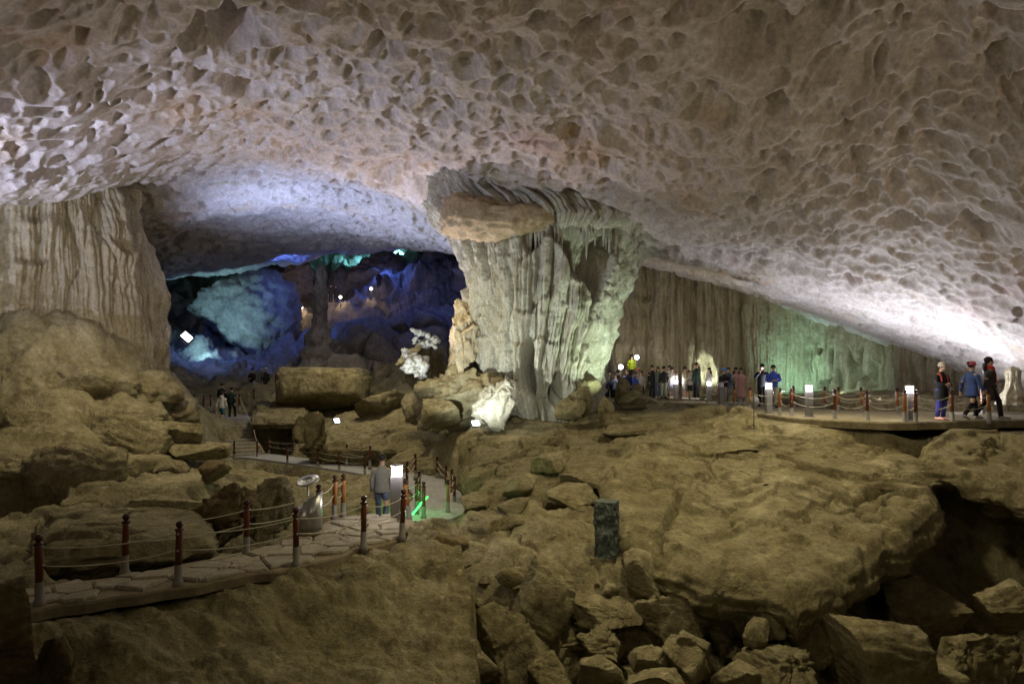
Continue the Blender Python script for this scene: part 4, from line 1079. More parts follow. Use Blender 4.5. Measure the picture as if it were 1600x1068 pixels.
# staircase
sb = P(384, 713, 31.4); stp = P(355, 654, 34.9)
N_ST = 11
stair = empty("staircase", (sb[0], sb[1], sb[2]))
tag(stair, "stone staircase climbing from the lower path beside the black hollow", "staircase")
dv = Vector((stp[0] - sb[0], stp[1] - sb[1], 0)); run = dv.length / N_ST; rise = (stp[2] - sb[2]) / N_ST
yaw = math.atan2(dv.y, dv.x) - math.pi / 2
stair.rotation_euler = (0, 0, yaw)
for i in range(N_ST):
    mb = MB(); mb.box((0, 0, -0.22), (1.62 + rs.uniform(-.05, .05), run + 0.06, 0.52), 0.03)
    mb.build("step", M['paving'], stair, (rs.uniform(-.03, .03), run * (i + 0.5), rise * (i + 1) - 0.05), shade=False)
for s in (-1, 1):
    mb = MB(); mb.loft([[(s * 0.86 - .06, 0, -.4), (s * 0.86 + .06, 0, -.4), (s * 0.86 + .06, 0, .12), (s * 0.86 - .06, 0, .12)],
                        [(s * 0.86 - .06, run * N_ST, rise * N_ST - .5), (s * 0.86 + .06, run * N_ST, rise * N_ST - .5), (s * 0.86 + .06, run * N_ST, rise * N_ST + .1), (s * 0.86 - .06, run * N_ST, rise * N_ST + .1)]])
    mb.build("stringer", M['concrete'], stair, shade=False)
# landing at the head of the stairs
land = densify([P(300, 652, 34.6)[:2], P(345, 655, 34.4)[:2], P(405, 650, 34.8)[:2], P(440, 632, 38)[:2], P(440, 610, 43)[:2], P(400, 610, 43)[:2], P(330, 640, 37)[:2]], 0.3, 0.08, 81, 1)
tag(link("landing", prism("landing", land, 0.3, 0.86, M['lower'], 0.03), M['lower']), kind='structure')

# ------------------------------------------------------------------ posts, ropes, lamps
def make_post(shaft_mat, h=0.86):
    r = empty("rope_post", (0, 0, 0))
    mb = MB(); mb.lathe([(0.048, 0.2), (0.048, h - 0.13), (0.044, h - 0.12)], 12); mb.build("shaft", shaft_mat, r)
    mb = MB(); mb.lathe([(0.075, -0.12), (0.075, 0.0), (0.056, 0.02), (0.054, 0.24), (0.05, 0.25)], 12); mb.build("sleeve", M['sleeve'], r)
    mb = MB(); mb.lathe([(0.046, h - 0.125), (0.062, h - 0.12), (0.062, h - 0.10), (0.034, h - 0.09), (0.03, h - 0.075)], 12); mb.build("collar", M['post_dark'], r)
    mb = MB(); mb.ball((0, 0, h - 0.03), 0.052, 12, 8); mb.build("ball_cap", M['post_dark'], r)
    for z in (h - 0.16, h - 0.40):
        mb = MB(); mb.tube([(-0.075, 0, z), (0.075, 0, z)], 0.012, 6); mb.build("rope_eye", M['metal'], r)
    return r
def copy_tree(o):
    c = o.copy(); COL.objects.link(c)
    for ch in o.children:
        d = ch.copy(); COL.objects.link(d); d.parent = c
    return c
proto = {'red': make_post(M['post_red']), 'orange': make_post(M['post_orange'])}
used = set()
def post(loc, label, group, kind='red', tilt=(0, 0), rz=0.0, s=1.0):
    o = proto[kind] if kind not in used else copy_tree(proto[kind]); used.add(kind)
    o.location = loc; o.rotation_euler = (tilt[0], tilt[1], rz); o.scale = (s, s, s)
    return tag(o, label, "post", group)
def rope(a, b, h, sag, label, group, rad=0.0085):
    A = Vector(a) + Vector((0, 0, h)); B = Vector(b) + Vector((0, 0, h)); mb = MB(); pts = []
    for i in range(11):
        t = i / 10; q = A.lerp(B, t) - Vector((0, 0, sag * 4 * t * (1 - t))); pts.append(q - A)
    mb.tube(pts, rad, 6)
    tag(mb.build("rope", M['rope'], None, A), label, "rope", group)
def rope_row(pts, row, group, sag=0.07, names=None):
    for i in range(len(pts) - 1):
        for h, nm in ((0.70, "upper"), (0.46, "lower")):
            rope(pts[i], pts[i + 1], h, sag * (1.0 if h > .5 else 1.15), f"{nm} rope {names[i] if names else ''} {row}".replace("  ", " "), group)
ORD = ["first", "second", "third", "fourth", "fifth", "sixth", "seventh", "eighth", "ninth", "tenth", "eleventh", "twelfth"]
def row(pxs, z, rowname, group, kinds=None, ropes=True, sag=0.07, zs=None, tilts=None):
    L_ = []
    for i, (px, py) in enumerate(pxs):
        p = Pz(px, py, z if zs is None else zs[i]); L_.append(p)
        kd = (kinds[i] if kinds else 'r'); kd = {'r': 'red', 'o': 'orange'}[kd]
        nm = {'red': "dark red", 'orange': "orange-brown"}[kd]
        post(p, f"{nm} rope post, {ORD[i]} from the left {rowname}", group, kd, tilts[i] if tilts else (rs.uniform(-.035, .035), rs.uniform(-.035, .035)), rs.uniform(0, 3))
    if ropes:
        rope_row(L_, rowname, "ropes " + rowname, sag, [f"in {ORD[i]} gap from left" for i in range(len(L_) - 1)])
    return L_
row([(62, 938), (278, 908), (463, 878), (568, 852), (628, 837)], PZ, "along the near edge of the stone path", "rope posts of the near path")
row([(195, 892), (385, 861), (500, 826), (522, 806), (536, 803)], PZ, "along the far edge of the stone path", "rope posts of the near path", "rrroo")
# lower path posts (in front: behind the crest)
def on_path(px, d, side=0): return P(px, 590 + 1, d)
def low(px, py, d, label, kind='red', tilt=(0, 0)):
    p = P(px, py, d); post(p, label, "rope posts of the lower path", kind, tilt); return p
lp = [low(616, 818, 14.2, "dark red rope post just behind the lamp bollard", 'red'),
      low(639, 806, 14.8, "leaning orange rope post beside the green light", 'orange', (0, -0.12)),
      low(630, 806, 15.6, "rope post lit green behind the leaning orange one"),
      low(651, 796, 17.6, "rope post lit green at the bend of the lower path"),
      low(655, 780, 19.6, "dark rope post beyond the green lit one on the bend"),
      low(636, 760, 22.3, "thin far rope post behind the lamp bollard on the lower path"),
      low(649, 745, 24.0, "far rope post left of the lower path's far bend")]
rope_row(lp[1:], "along the left side of the lower path", "ropes of the lower path", 0.06, [f"in {ORD[i]} gap" for i in range(6)])
lq = [low(662, 806, 16.2, "short dark post standing at the end of the green light tube"),
      low(700, 797, 18.0, "orange-brown rope post on the right edge of the lower path", 'orange'),
      low(710, 787, 20.0, "rope post lit faintly green on the right edge of the lower path"),
      low(706, 773, 21.6, "dark rope post, second of three close together right of the lower path"),
      low(697, 765, 23.0, "dark rope post before the small black hollow"),
      low(683, 748, 25.0, "farthest rope post on the right edge of the lower path")]
rope_row(lq[1:], "along the right side of the lower path", "ropes of the lower path", 0.06, [f"in {ORD[i]} gap" for i in range(5)])
for i, (px, py, d) in enumerate([(449, 726, 29.4), (497, 730, 28.4), (530, 736, 27.4), (570, 741, 26.0)]):
    low(px, py, d, f"small red rope post, {ORD[i]} from the left on the near side of the bluish path", 'red')
rope_row([P(449, 726, 29.4), P(497, 730, 28.4), P(530, 736, 27.4), P(570, 741, 26.0)], "on the near side of the bluish path", "ropes of the lower path", 0.06, [f"in {ORD[i]} gap from left" for i in range(3)])
for i, (px, py, d) in enumerate([(420, 711, 32.2), (458, 714, 31.6), (501, 721, 30.0), (542, 724, 28.6), (578, 728, 27.4)]):
    low(px, py, d, f"small red rope post, {ORD[i]} from the left on the far side of the bluish path", 'red')
rope_row([P(420, 711, 32.2), P(458, 714, 31.6), P(501, 721, 30.0), P(542, 724, 28.6), P(578, 728, 27.4)], "on the far side of the bluish path", "ropes of the lower path", 0.06, [f"in {ORD[i]} gap from left" for i in range(4)])
sp = [(366, 717, 30.8, "red post at the left foot of the staircase"), (402, 716, 31.0, "red post at the right foot of the staircase"), (349, 690, 33.0, "red post half way up the left side of the staircase"), (396, 690, 33.0, "red post half way up the right side of the staircase"),
      (329, 641, 35.0, "red post left of the head of the staircase"), (303, 641, 35.2, "outermost red post left of the staircase head"), (318, 641, 35.8, "middle red post left of the staircase head"), (374, 640, 35.2, "red post at the right of the staircase head"), (397, 630, 38.0, "thin red post beyond the staircase head")]
for (px, py, d, lb) in sp: post(P(px, py, d), lb, "rope posts of the staircase")
for a, b, lb in ((0, 2, "pale handrail rope on the lower left of the staircase"), (2, 4, "pale handrail rope on the upper left of the staircase"), (1, 3, "pale handrail rope on the lower right of the staircase"), (3, 7, "pale handrail rope on the upper right of the staircase"), (4, 6, "pale rope between the posts left of the staircase head"), (6, 5, "pale rope at the outermost post left of the staircase head")):
    rope(P(*sp[a][:3]), P(*sp[b][:3]), 0.72, 0.04, lb, "ropes of the staircase", 0.014)

wf = row([(1147, 637), (1172, 642), (1218, 648), (1237, 649.5), (1304, 654), (1356, 656), (1414, 658), (1431, 658), (1488, 657), (1546, 656.5)], WZ, "along the near edge of the walkway", "rope posts of the walkway", "ooorrrorro", sag=0.13)
wb = row([(1085, 625), (1122, 629), (1241, 637), (1288, 640), (1310, 643), (1346, 643.5), (1403, 645), (1536, 646)], WZ, "along the far edge of the walkway", "rope posts of the walkway", "oooooooo", sag=0.13)

M['lamp_glass'] = glow("lamp_glass", (0.95, 0.95, 1.0), 9.0)
M['warm_glass'] = glow("warm_glass", (1.0, 0.86, 0.62), 10.0)
M['dim_glass'] = plain("unlit_lamp_glass", (0.55, 0.55, 0.58), 0.3)
def bollard(loc, label, s=1.0, watts=22, lit=True, col=(0.97, 0.95, 1.0)):
    r = empty("lamp_bollard", loc); r.scale = (s, s, s)
    tag(r, label, "lamp", "lamp bollards along the paths")
    mb = MB(); mb.box((0, 0, 0.39), (0.19, 0.19, 0.80), 0.012); mb.build("pillar", M['lamp_post'], r, shade=False)
    mb = MB(); mb.lathe([(0.088, 0), (0.092, 0.01), (0.092, 0.155), (0.088, 0.165)], 16); mb.build("lantern_glass", M['lamp_glass'] if lit else M['dim_glass'], r, (0, 0, 0.79))
    mb = MB(); mb.lathe([(0.10, 0), (0.112, 0.012), (0.108, 0.03), (0.03, 0.045)], 16); mb.build("lamp_cap", M['lamp_post'], r, (0, 0, 0.956))
    mb = MB(); mb.box((0, 0, 0), (0.27, 0.27, 0.03), 0.008); mb.build("foot_plate", M['sleeve'], r, (0, 0, 0.012), shade=False)
    if lit:
        x, y, z = loc
        for a in range(4):
            t = math.pi / 2 * a + 0.785
            lamp("lantern_light", (x + 0.2 * s * math.cos(t), y + 0.2 * s * math.sin(t), z + 0.90 * s), watts / 4, col, None, radius=0.06)
    return r
bollard(Pz(620, 813, PZ - 0.06), "lit white lamp bollard at the end of the stone path", 1.2, 48)
bollard(Pz(1421, 657, WZ), "lit lamp bollard right of the middle of the walkway, nearest of the walkway lamps", 1.0, 40)
bollard(Pz(1264, 651, WZ), "lit lamp bollard before the green part of the wall", 1.0, 30)
bollard(Pz(1201, 645, WZ), "lit lamp bollard at the legs of the man in blue", 1.05, 26)
bollard(Pz(1108, 628, WZ), "lit lamp bollard in front of the grey-jacketed visitor", 1.05, 22)
bollard(P(1056, 623, 33.0), "lit lamp bollard in front of the white-hooded visitor", 1.0, 22)
bollard(Pz(1127, 636, WZ), "unlit grey lamp bollard between two lit ones", 1.05, lit=False)
def globe(px, py, pyb, d, label, watts=14, col=(1, 0.95, 0.85), r_=0.13, mat='lamp_glass', hmin=None):
    k = d / FPX; g = P(px, py, d); hgt = (pyb - py) * k
    r = empty("globe_lamp", (g[0], g[1], g[2] - hgt)); tag(r, label, "lamp", "globe lamps on poles")
    mb = MB(); mb.lathe([(0.07, 0), (0.04, 0.06), (0.03, hgt - r_)], 8); mb.build("pole", M['dark'], r)
    mb = MB(); mb.ball((0, 0, hgt), r_, 12, 8); mb.build("globe", M[mat], r)
    lamp("globe_light", (g[0] - 0.2, g[1] - 0.35, g[2] + 0.1), watts, col, None, radius=0.1)
globe(970, 573, 612, 34.0, "lit globe lamp behind the crowd, left one of the pair", 24)
globe(995, 558, 605, 35.5, "lit globe lamp above the man in yellow", 20)
for (px, py, d, lb) in ((532, 464, 54, "warm lit lamp on the far slope right of the slender stalagmite"), (580, 451, 57, "warm lit lamp highest on the far slope"), (471, 480, 55, "warm lit lamp left of the slender stalagmite, upper"), (453, 496, 52, "warm lit lamp left of the slender stalagmite, lower")):
    d = hit(px, py + 15, 44, 70)
    globe(px, py, py + 17, d, lb, 40, (1.0, 0.74, 0.45), 0.13, 'warm_glass')

def floodlight(p, yaw, pitch, label, s=1.0, glass='lamp_glass', roll=0.0):
    r = empty("floodlight", p); r.rotation_euler = (pitch, roll, yaw); r.scale = (s, s, s)
    tag(r, label, "floodlight", "floodlights on the rock")
    mb = MB(); mb.box((0, 0.05, 0), (0.42, 0.12, 0.30), 0.02); mb.build("housing", M['dark'], r, shade=False)
    mb = MB(); mb.box((0, -0.02, 0), (0.37, 0.03, 0.25), 0.006); mb.build("lens", M[glass], r, shade=False)
    mb = MB(); mb.tube([(-0.24, 0.05, 0), (-0.24, 0.08, -0.24), (0.24, 0.08, -0.24), (0.24, 0.05, 0)], 0.015, 6); mb.build("bracket", M['metal'], r)
floodlight(P(292, 526, 28.0), 0.5, 0.2, "bright white floodlight on the rock edge right of the drapery wall", 1.1, roll=0.75)
floodlight(P(743, 661, 23.6), 0.6, -0.6, "small floodlight shining up at the column from the ledge", 0.8)
floodlight(P(526, 657, 26.4), 1.0, -0.5, "small floodlight on the ledge beside the pitted boulder", 0.7)

# green light tube along the lower path
a = Vector(P(645, 803, 15.4)); b = Vector(P(668, 776, 18.2))
M['green_glow'] = glow("green_tube", (0.05, 1.0, 0.15), 3.5)
mb = MB(); mb.tube([(0, 0, 0), tuple((b - a) * 0.5 + Vector((0, 0, 0.03))), tuple(b - a)], 0.022, 8)
tag(mb.build("light_tube", M['green_glow'], None, a), "bright green light tube lying across the posts of the lower path", "light")
for t in (0.15, 0.6, 0.95):
    q = a.lerp(b, t); lamp("tube_light", (q.x - 0.05, q.y - 0.05, q.z + 0.12), 10, (0.05, 1.0, 0.18), None, radius=0.08)

# ------------------------------------------------------------------ single objects
def rough_block(name, sx, sy, sz, mat, parent, loc, seed, amp=0.03, n=14, top=1.0):
    V = []; F = []; rows = []
    mb = bmesh.new(); bmesh.ops.create_cube(mb, size=1.0); bmesh.ops.subdivide_edges(mb, edges=mb.edges[:], cuts=n, use_grid_fill=True)
    co = np.array([v.co[:] for v in mb.verts]); nrm = np.sign(np.where(np.abs(co) > 0.499, co, 0))
    q = co * np.array([sx, sy, sz]); tz = 1 + (top - 1) * (co[:, 2:3] + 0.5); q[:, :2] *= tz
    side = (np.abs(co[:, 2]) < 0.49)
    dsp = amp * (fbm(q[:, 0] * 9 + seed, q[:, 1] * 9, q[:, 2] * 5, 4, seed, 0.6) * 1.2 + 0.5 * fbm(q[:, 0] * 4 + q[:, 2] * 2.5, q[:, 1] * 4, q[:, 2] * 1.3, 3, seed + 2) - 0.3)
    q = q + nrm * (dsp * np.where(side, 1.0, 0.25))[:, None]
    q[:, 2] += sz / 2
    for v, c in zip(mb.verts, q): v.co = c
    me = bpy.data.meshes.new(name); mb.to_mesh(me); mb.free()
    me.polygons.foreach_set("use_smooth", [False] * len(me.polygons))
    return link(name, me, mat, parent, loc)
p = P(948, 869, 13.4)
r = empty("stone_stele", p); tag(r, "rough-hewn dark green marble stele standing on a tan block in the gully", "stele"); r.rotation_euler = (0, 0, -0.35)
rough_block("marble_block", 0.46, 0.40, 1.17, M['stele'], r, (0, 0, 0.0), 3, 0.035, 22)
rough_block("plinth", 0.50, 0.44, 0.40, M['boulder'], r, (-0.06, 0, -0.395), 5, 0.02, 6)

p = Pz(481, 834, PZ)
r = empty("litter_bin", (p[0], p[1] + 0.1, PZ)); tag(r, "metal litter bin with slanted open top and raised round lid", "litter bin"); r.rotation_euler = (0, 0, 0.3)
mb = MB(); k = 20; R_ = 0.235
rings = [[(R_ * math.cos(2 * math.pi * b / k), R_ * math.sin(2 * math.pi * b / k), 0.0) for b in range(k)],
         [(R_ * math.cos(2 * math.pi * b / k), R_ * math.sin(2 * math.pi * b / k), 0.62 + 0.16 * math.cos(2 * math.pi * b / k)) for b in range(k)],
         [((R_ - .02) * math.cos(2 * math.pi * b / k), (R_ - .02) * math.sin(2 * math.pi * b / k), 0.62 + 0.16 * math.cos(2 * math.pi * b / k)) for b in range(k)],
         [((R_ - .02) * math.cos(2 * math.pi * b / k), (R_ - .02) * math.sin(2 * math.pi * b / k), 0.1) for b in range(k)]]
mb.loft(rings); mb.build("bin_body", M['metal'], r)
mb = MB(); mb.lathe([(0.02, 0.05), (0.02, 1.0)], 8, (-0.03, 0, 0)); mb.build("lid_pole", M['metal'], r)
mb = MB(); mb.lathe([(0.20, 0), (0.225, 0.012), (0.22, 0.03), (0.09, 0.04), (0.085, 0.02)], 20); o = mb.build("lid", M['metal'], r, (-0.03, 0, 0.98)); o.rotation_euler = (0.30, -0.22, 0)
mb = MB(); mb.lathe([(0.27, -0.02), (0.27, 0.05), (0.25, 0.06)], 20); mb.build("bin_foot", M['concrete'], r)

p = P(1178, 669, 19.8); zg = ground(p[0], p[1])
hh = P(1178, 622, 19.8)[2] - zg
r = empty("round_sign", (p[0], p[1], zg)); tag(r, "grey round sign on a thin pole seen from behind before the walkway", "sign")
mb = MB(); mb.lathe([(0.016, -0.1), (0.014, hh + 0.1)], 8); mb.build("pole", M['dark'], r)
mb = MB(); mb.lathe([(0.165, -0.008), (0.17, 0), (0.165, 0.008)], 22); o = mb.build("sign_plate", M['lamp_post'], r, (0.03, 0.03, hh - 0.10)); o.rotation_euler = (math.pi / 2, 0, 0.3)

# lit railing beyond the stairs
r = empty("railing", P(440, 612, 41)); tag(r, "blue-lit criss-cross railing at the foot of the far chamber", "railing")
for i in range(9):
    x = -0.9 + i * 0.34
    mb = MB(); mb.tube([(x, i * 0.18, -0.25), (x + 0.02, i * 0.18, 1.0 + i * 0.05)], 0.03, 6); mb.build("stake", M['sleeve'], r)
for i in range(8):
    x = -0.9 + i * 0.34
    for z in (0.25, 0.6, 0.92):
        mb = MB(); mb.tube([(x, i * 0.18, z - .08), (x + 0.34, i * 0.18 + 0.18, z + 0.10)], 0.022, 6); mb.build("rail", M['sleeve'], r)

# cap rock, fringe of stalactites under the column's crown
rockcap = rock_mesh("cap_rock", 2.25, 1.6, 0.92, 77, sub=5, cuts=3, rough=0.14, round_=0.55)
o = link("cap_rock", rockcap, M['cap'], col_root, (P(776, 338, 24.9)[0] - 1.3, 24.9 - 27.3, P(776, 338, 24.9)[2] - 1.0))
o['label'] = "brown cap of rock above the fringe"
rf2 = random.Random(12)
st_mb = []
for v in range(4):
    m_ = MB(); h_ = 1.0
    m_.loft([[((0.11 * w_) * math.cos(t * 2 * math.pi / 8) * (1 + 0.2 * math.sin(3 * t + v)), (0.09 * w_) * math.sin(t * 2 * math.pi / 8), -z) for t in range(8)] for w_, z in ((1.3, -0.25), (1, 0.1), (0.75, 0.35), (0.5, 0.65), (0.22, 0.92), (0.05, 1.0))])
    me_ = m_.mesh("stalactite"); me_.materials.append(M['column']); st_mb.append(me_)
for i in range(64):
    a = -1.45 + 2.9 * (i + rf2.uniform(-.3, .3)) / 64
    zf = 8.75 + 0.35 * math.sin(a * 5) + rf2.uniform(-.25, .15)
    cxm = np.interp(zf, hs, (lf + rt) / 2); hwm = np.interp(zf, hs, (rt - lf) / 2) - 0.12
    o = bpy.data.objects.new("stalactite", st_mb[i % 4]); COL.objects.link(o); o.parent = col_root
    o.location = (cxm + hwm * math.sin(a) - 1.3, 27.3 - 0.85 * hwm * math.cos(a) - 27.3, zf + 0.1 - 1.0)
    s = rf2.uniform(0.5, 1.3); o.scale = (s, s, s * rf2.uniform(0.7, 1.5)); o.rotation_euler = (0, 0, rf2.uniform(0, 6))
# ------------------------------------------------------------------ people
SKIN = plain("skin", (0.46, 0.29, 0.21), 0.6)
_cl = {}
def cloth(c, rough=0.85):
    if c not in _cl: _cl[c] = plain("cloth", c, rough, 0, 0.22, 14.0)
    return _cl[c]
HAIR = plain("hair", (0.018, 0.014, 0.012), 0.5)

def skin_mesh(nodes, edges, sub=1):
    me = bpy.data.meshes.new("tmp"); bm = bmesh.new(); L = bm.verts.layers.skin.verify()
    vs_ = [bm.verts.new(n[0]) for n in nodes]
    for v, n in zip(vs_, nodes):
        r = n[1]; v[L].radius = r if hasattr(r, '__len__') else (r, r)
    vs_[0][L].use_root = True
    for a, b in edges: bm.edges.new((vs_[a], vs_[b]))
    bm.to_mesh(me); bm.free()
    o = bpy.data.objects.new("tmp", me); COL.objects.link(o)
    s = o.modifiers.new("s", 'SKIN'); s.use_smooth_shade = True
    u = o.modifiers.new("u", 'SUBSURF'); u.levels = sub; u.render_levels = sub
    dg = bpy.context.evaluated_depsgraph_get()
    out = bpy.data.meshes.new_from_object(o.evaluated_get(dg))
    bpy.data.objects.remove(o); bpy.data.meshes.remove(me)
    return out

def arm_pose(kind, s):
    """shoulder, elbow, wrist, hand end (x to the side s, facing +y)"""
    sh = (0.175 * s, 0.0, 1.40)
    if kind == 'down': return sh, (0.235 * s, -0.03, 1.12), (0.235 * s, 0.05, 0.87), (0.225 * s, 0.08, 0.72)
    if kind == 'swing_f': return sh, (0.235 * s, 0.06, 1.13), (0.22 * s, 0.20, 0.92), (0.21 * s, 0.26, 0.78)
    if kind == 'swing_b': return sh, (0.24 * s, -0.12, 1.13), (0.25 * s, -0.16, 0.88), (0.25 * s, -0.17, 0.73)
    if kind == 'front': return sh, (0.27 * s, 0.04, 1.14), (0.10 * s, 0.24, 1.10), (-0.01 * s, 0.27, 1.13)
    if kind == 'phone': return sh, (0.27 * s, 0.10, 1.17), (0.12 * s, 0.27, 1.36), (0.05 * s, 0.30, 1.49)
    if kind == 'face': return sh, (0.28 * s, 0.12, 1.20), (0.10 * s, 0.20, 1.42), (0.03 * s, 0.17, 1.54)
    if kind == 'raise': return sh, (0.36 * s, 0.18, 1.45), (0.50 * s, 0.34, 1.60), (0.56 * s, 0.42, 1.72)
def leg_pose(kind, s):
    if kind == 'stand': return (0.095 * s, 0, 0.92), (0.105 * s, 0.02, 0.50), (0.11 * s, -0.02, 0.09), (0.13 * s, 0.15, 0.035)
    if kind == 'fwd': return (0.09 * s, 0.0, 0.92), (0.095 * s, 0.20, 0.53), (0.095 * s, 0.25, 0.10), (0.10 * s, 0.42, 0.05)
    if kind == 'back': return (0.09 * s, 0.0, 0.92), (0.095 * s, -0.05, 0.50), (0.095 * s, -0.32, 0.16), (0.10 * s, -0.20, 0.035)

def ellipse_ring(c, rx, ry, k=14): return [(c[0] + rx * math.cos(2 * math.pi * b / k), c[1] + ry * math.sin(2 * math.pi * b / k), c[2]) for b in range(k)]

def person(loc, face, label, h=1.68, arms=('down', 'down'), legs=('stand', 'stand'), top=(0.03, 0.03, 0.035), bottom=(0.03, 0.03, 0.04), shoe=(0.5, 0.5, 0.5),
           hair='short', hem=0.86, hat=None, scarf=None, look=0.0, shorts=False, extra=None, fingers=False, group="visitors in the cave", dress=False, skirt=False, hood=None):
    k = h / 1.75
    root = empty("person", loc, face); root.scale = (k, k, k)
    tag(root, label, "person", group)
    la, ra = arm_pose(arms[0], -1), arm_pose(arms[1], 1)
    ll, rl = leg_pose(legs[0], -1), leg_pose(legs[1], 1)
    lk = look
    nodes = [((0, 0, 0.95), (0.145, 0.105)), ((0, 0, 1.15), (0.13, 0.095)), ((0, 0, 1.33), (0.15, 0.10)), ((0, 0, 1.43), (0.09, 0.075)), ((0, 0.01, 1.50), 0.055),
             ((0.0, 0.02 + 0.03 * lk, 1.58), (0.065, 0.075)), ((0, 0.02 + 0.05 * lk, 1.655 - 0.01 * lk), (0.078, 0.095)), ((0, 0.01 + 0.06 * lk, 1.725 - 0.02 * lk), (0.06, 0.075))]
    edges = [(i, i + 1) for i in range(7)]
    def chain(start, pts):
        p = start
        for q in pts:
            nodes.append(q); edges.append((p, len(nodes) - 1)); p = len(nodes) - 1
        return p
    # nose
    chain(6, [((0, 0.115 + 0.06 * lk, 1.635 - 0.03 * lk), 0.018)])
    for A in (la, ra):
        e = chain(2, [(A[0], 0.058), (A[1], 0.044), (A[2], 0.029)])
        d = (Vector(A[3]) - Vector(A[2])); n_ = d.normalized()
        palm = Vector(A[2]) + d * 0.45
        pe = chain(e, [(tuple(palm), (0.036, 0.020))])
        if fingers:
            sd_ = n_.cross(Vector((0, 1, 0.2))).normalized()
            for j, ln in enumerate((0.075, 0.085, 0.08, 0.062)):
                off = sd_ * (0.026 - 0.0175 * j); curl = Vector((0, 1, 0)) * 0.02
                chain(pe, [(tuple(palm + off + n_ * 0.03), 0.0095), (tuple(palm + off + n_ * (0.03 + ln * .55) + curl * 0.4), 0.0085), (tuple(palm + off + n_ * (0.03 + ln) + curl * 1.4), 0.007)])
            chain(pe, [(tuple(palm + sd_ * 0.045 - n_ * 0.005 + curl * .5), 0.010), (tuple(palm + sd_ * 0.055 + n_ * 0.04 + curl), 0.008)])
        else:
            chain(pe, [(A[3], (0.028, 0.014))])
    for L_ in (ll, rl):
        chain(0, [(L_[0], 0.085), (L_[1], 0.056), (L_[2], 0.040), (tuple(Vector(L_[2]) * 0.45 + Vector(L_[3]) * 0.55 + Vector((0, 0, -0.005))), 0.036), (L_[3], (0.036, 0.026))])
    me = skin_mesh(nodes, edges)
    body = link("body", me, SKIN, root)
    # jacket with sleeves
    jm = cloth(top); mb = MB()
    flare = 0.03 if hem < 0.8 else 0.0
    rg = [ellipse_ring((0, 0.0, hem), 0.195 + flare, 0.135 + flare), ellipse_ring((0, 0, hem + 0.02), 0.20 + flare, 0.14 + flare), ellipse_ring((0, 0, 1.0), 0.19, 0.135), ellipse_ring((0, 0, 1.15), 0.175, 0.125), ellipse_ring((0, 0, 1.30), 0.195, 0.13), ellipse_ring((0, 0, 1.40), 0.185, 0.115), ellipse_ring((0, 0.0, 1.455), 0.10, 0.085), ellipse_ring((0, 0.005, 1.50), 0.075, 0.075)]
    mb.loft(rg)
    for A in (la, ra):
        w_ = Vector(A[2]); e_ = Vector(A[1]); s_ = Vector(A[0])
        mb.tube([tuple(s_ * 0.9 + Vector((0, 0, 0.14)) + Vector((0, 0, -0.03))), tuple(s_.lerp(e_, .3)), tuple(s_.lerp(e_, .75)), A[1], tuple(e_.lerp(w_, .5)), tuple(w_)], [0.082, 0.082, 0.068, 0.062, 0.056, 0.048], 10)
    mb.build("dress" if dress else "coat" if hem < 0.75 else "jacket", jm, root)
    # trousers
    if not skirt:
        bm_ = cloth(bottom); mb = MB()
        mb.loft([ellipse_ring((0, 0, 0.84), 0.165, 0.11), ellipse_ring((0, 0, 0.94), 0.175, 0.12), ellipse_ring((0, 0, 1.03), 0.16, 0.115)])
        for L_ in (ll, rl):
            hp, kn, an = Vector(L_[0]), Vector(L_[1]), Vector(L_[2])
            if shorts: mb.tube([tuple(hp + Vector((0, 0, .04))), tuple(hp.lerp(kn, .5)), tuple(kn)], [0.105, 0.095, 0.088], 10)
            else: mb.tube([tuple(hp + Vector((0, 0, .04))), tuple(hp.lerp(kn, .5)), tuple(kn), tuple(kn.lerp(an, .55)), tuple(an + (kn - an) * 0.02)], [0.105, 0.09, 0.073, 0.066, 0.06], 10)
        mb.build("shorts" if shorts else "trousers", bm_, root)
    sm = cloth(shoe, 0.6)
    for L_ in (ll, rl):
        an, to = Vector(L_[2]), Vector(L_[3]); mb = MB(); d = to - an; d.z = 0
        dn = d.normalized() if d.length > 0.01 else Vector((0, 1, 0))
        hz = min(an.z, to.z + 0.05) - 0.01
        mb.tube([tuple(an + Vector((0, 0, -0.03)) - dn * 0.075), tuple(an + Vector((0, 0, -0.035))), tuple(an.lerp(to, 0.6) + Vector((0, 0, -0.005))), tuple(to + dn * 0.05)], [(0.042, 0.04), (0.052, 0.055), (0.052, 0.038), (0.036, 0.024)], 10)
        mb.build("shoe", sm, root)
    # hair
    hy = 0.01 + 0.055 * lk; hz_ = 1.69 - 0.015 * lk
    mb = MB()
    mb.ball((0, hy - 0.022, hz_ + 0.012), (0.098, 0.112, 0.098), 14, 9)
    if hair == 'long':
        mb.tube([(0, hy - 0.06, hz_ + 0.02), (0, hy - 0.10, hz_ - 0.10), (0, hy - 0.12, hz_ - 0.24), (0, hy - 0.115, hz_ - 0.38)], [(0.09, 0.06), (0.10, 0.055), (0.10, 0.045), (0.06, 0.02)], 10)
    elif hair == 'bun':
        mb.ball((0, hy - 0.12, hz_ + 0.06), 0.05, 8, 6)
    mb.build("hair", HAIR, root)
    for s in (-1, 1):
        mb = MB(); mb.ball((0.035 * s, 0.103 + 0.055 * lk, 1.668 - 0.02 * lk), 0.010, 6, 4); mb.build("eye", HAIR, body)
        mb = MB(); mb.ball((0.085 * s, 0.025 + 0.05 * lk, 1.645), (0.012, 0.02, 0.032), 6, 5); mb.build("ear", SKIN, body)
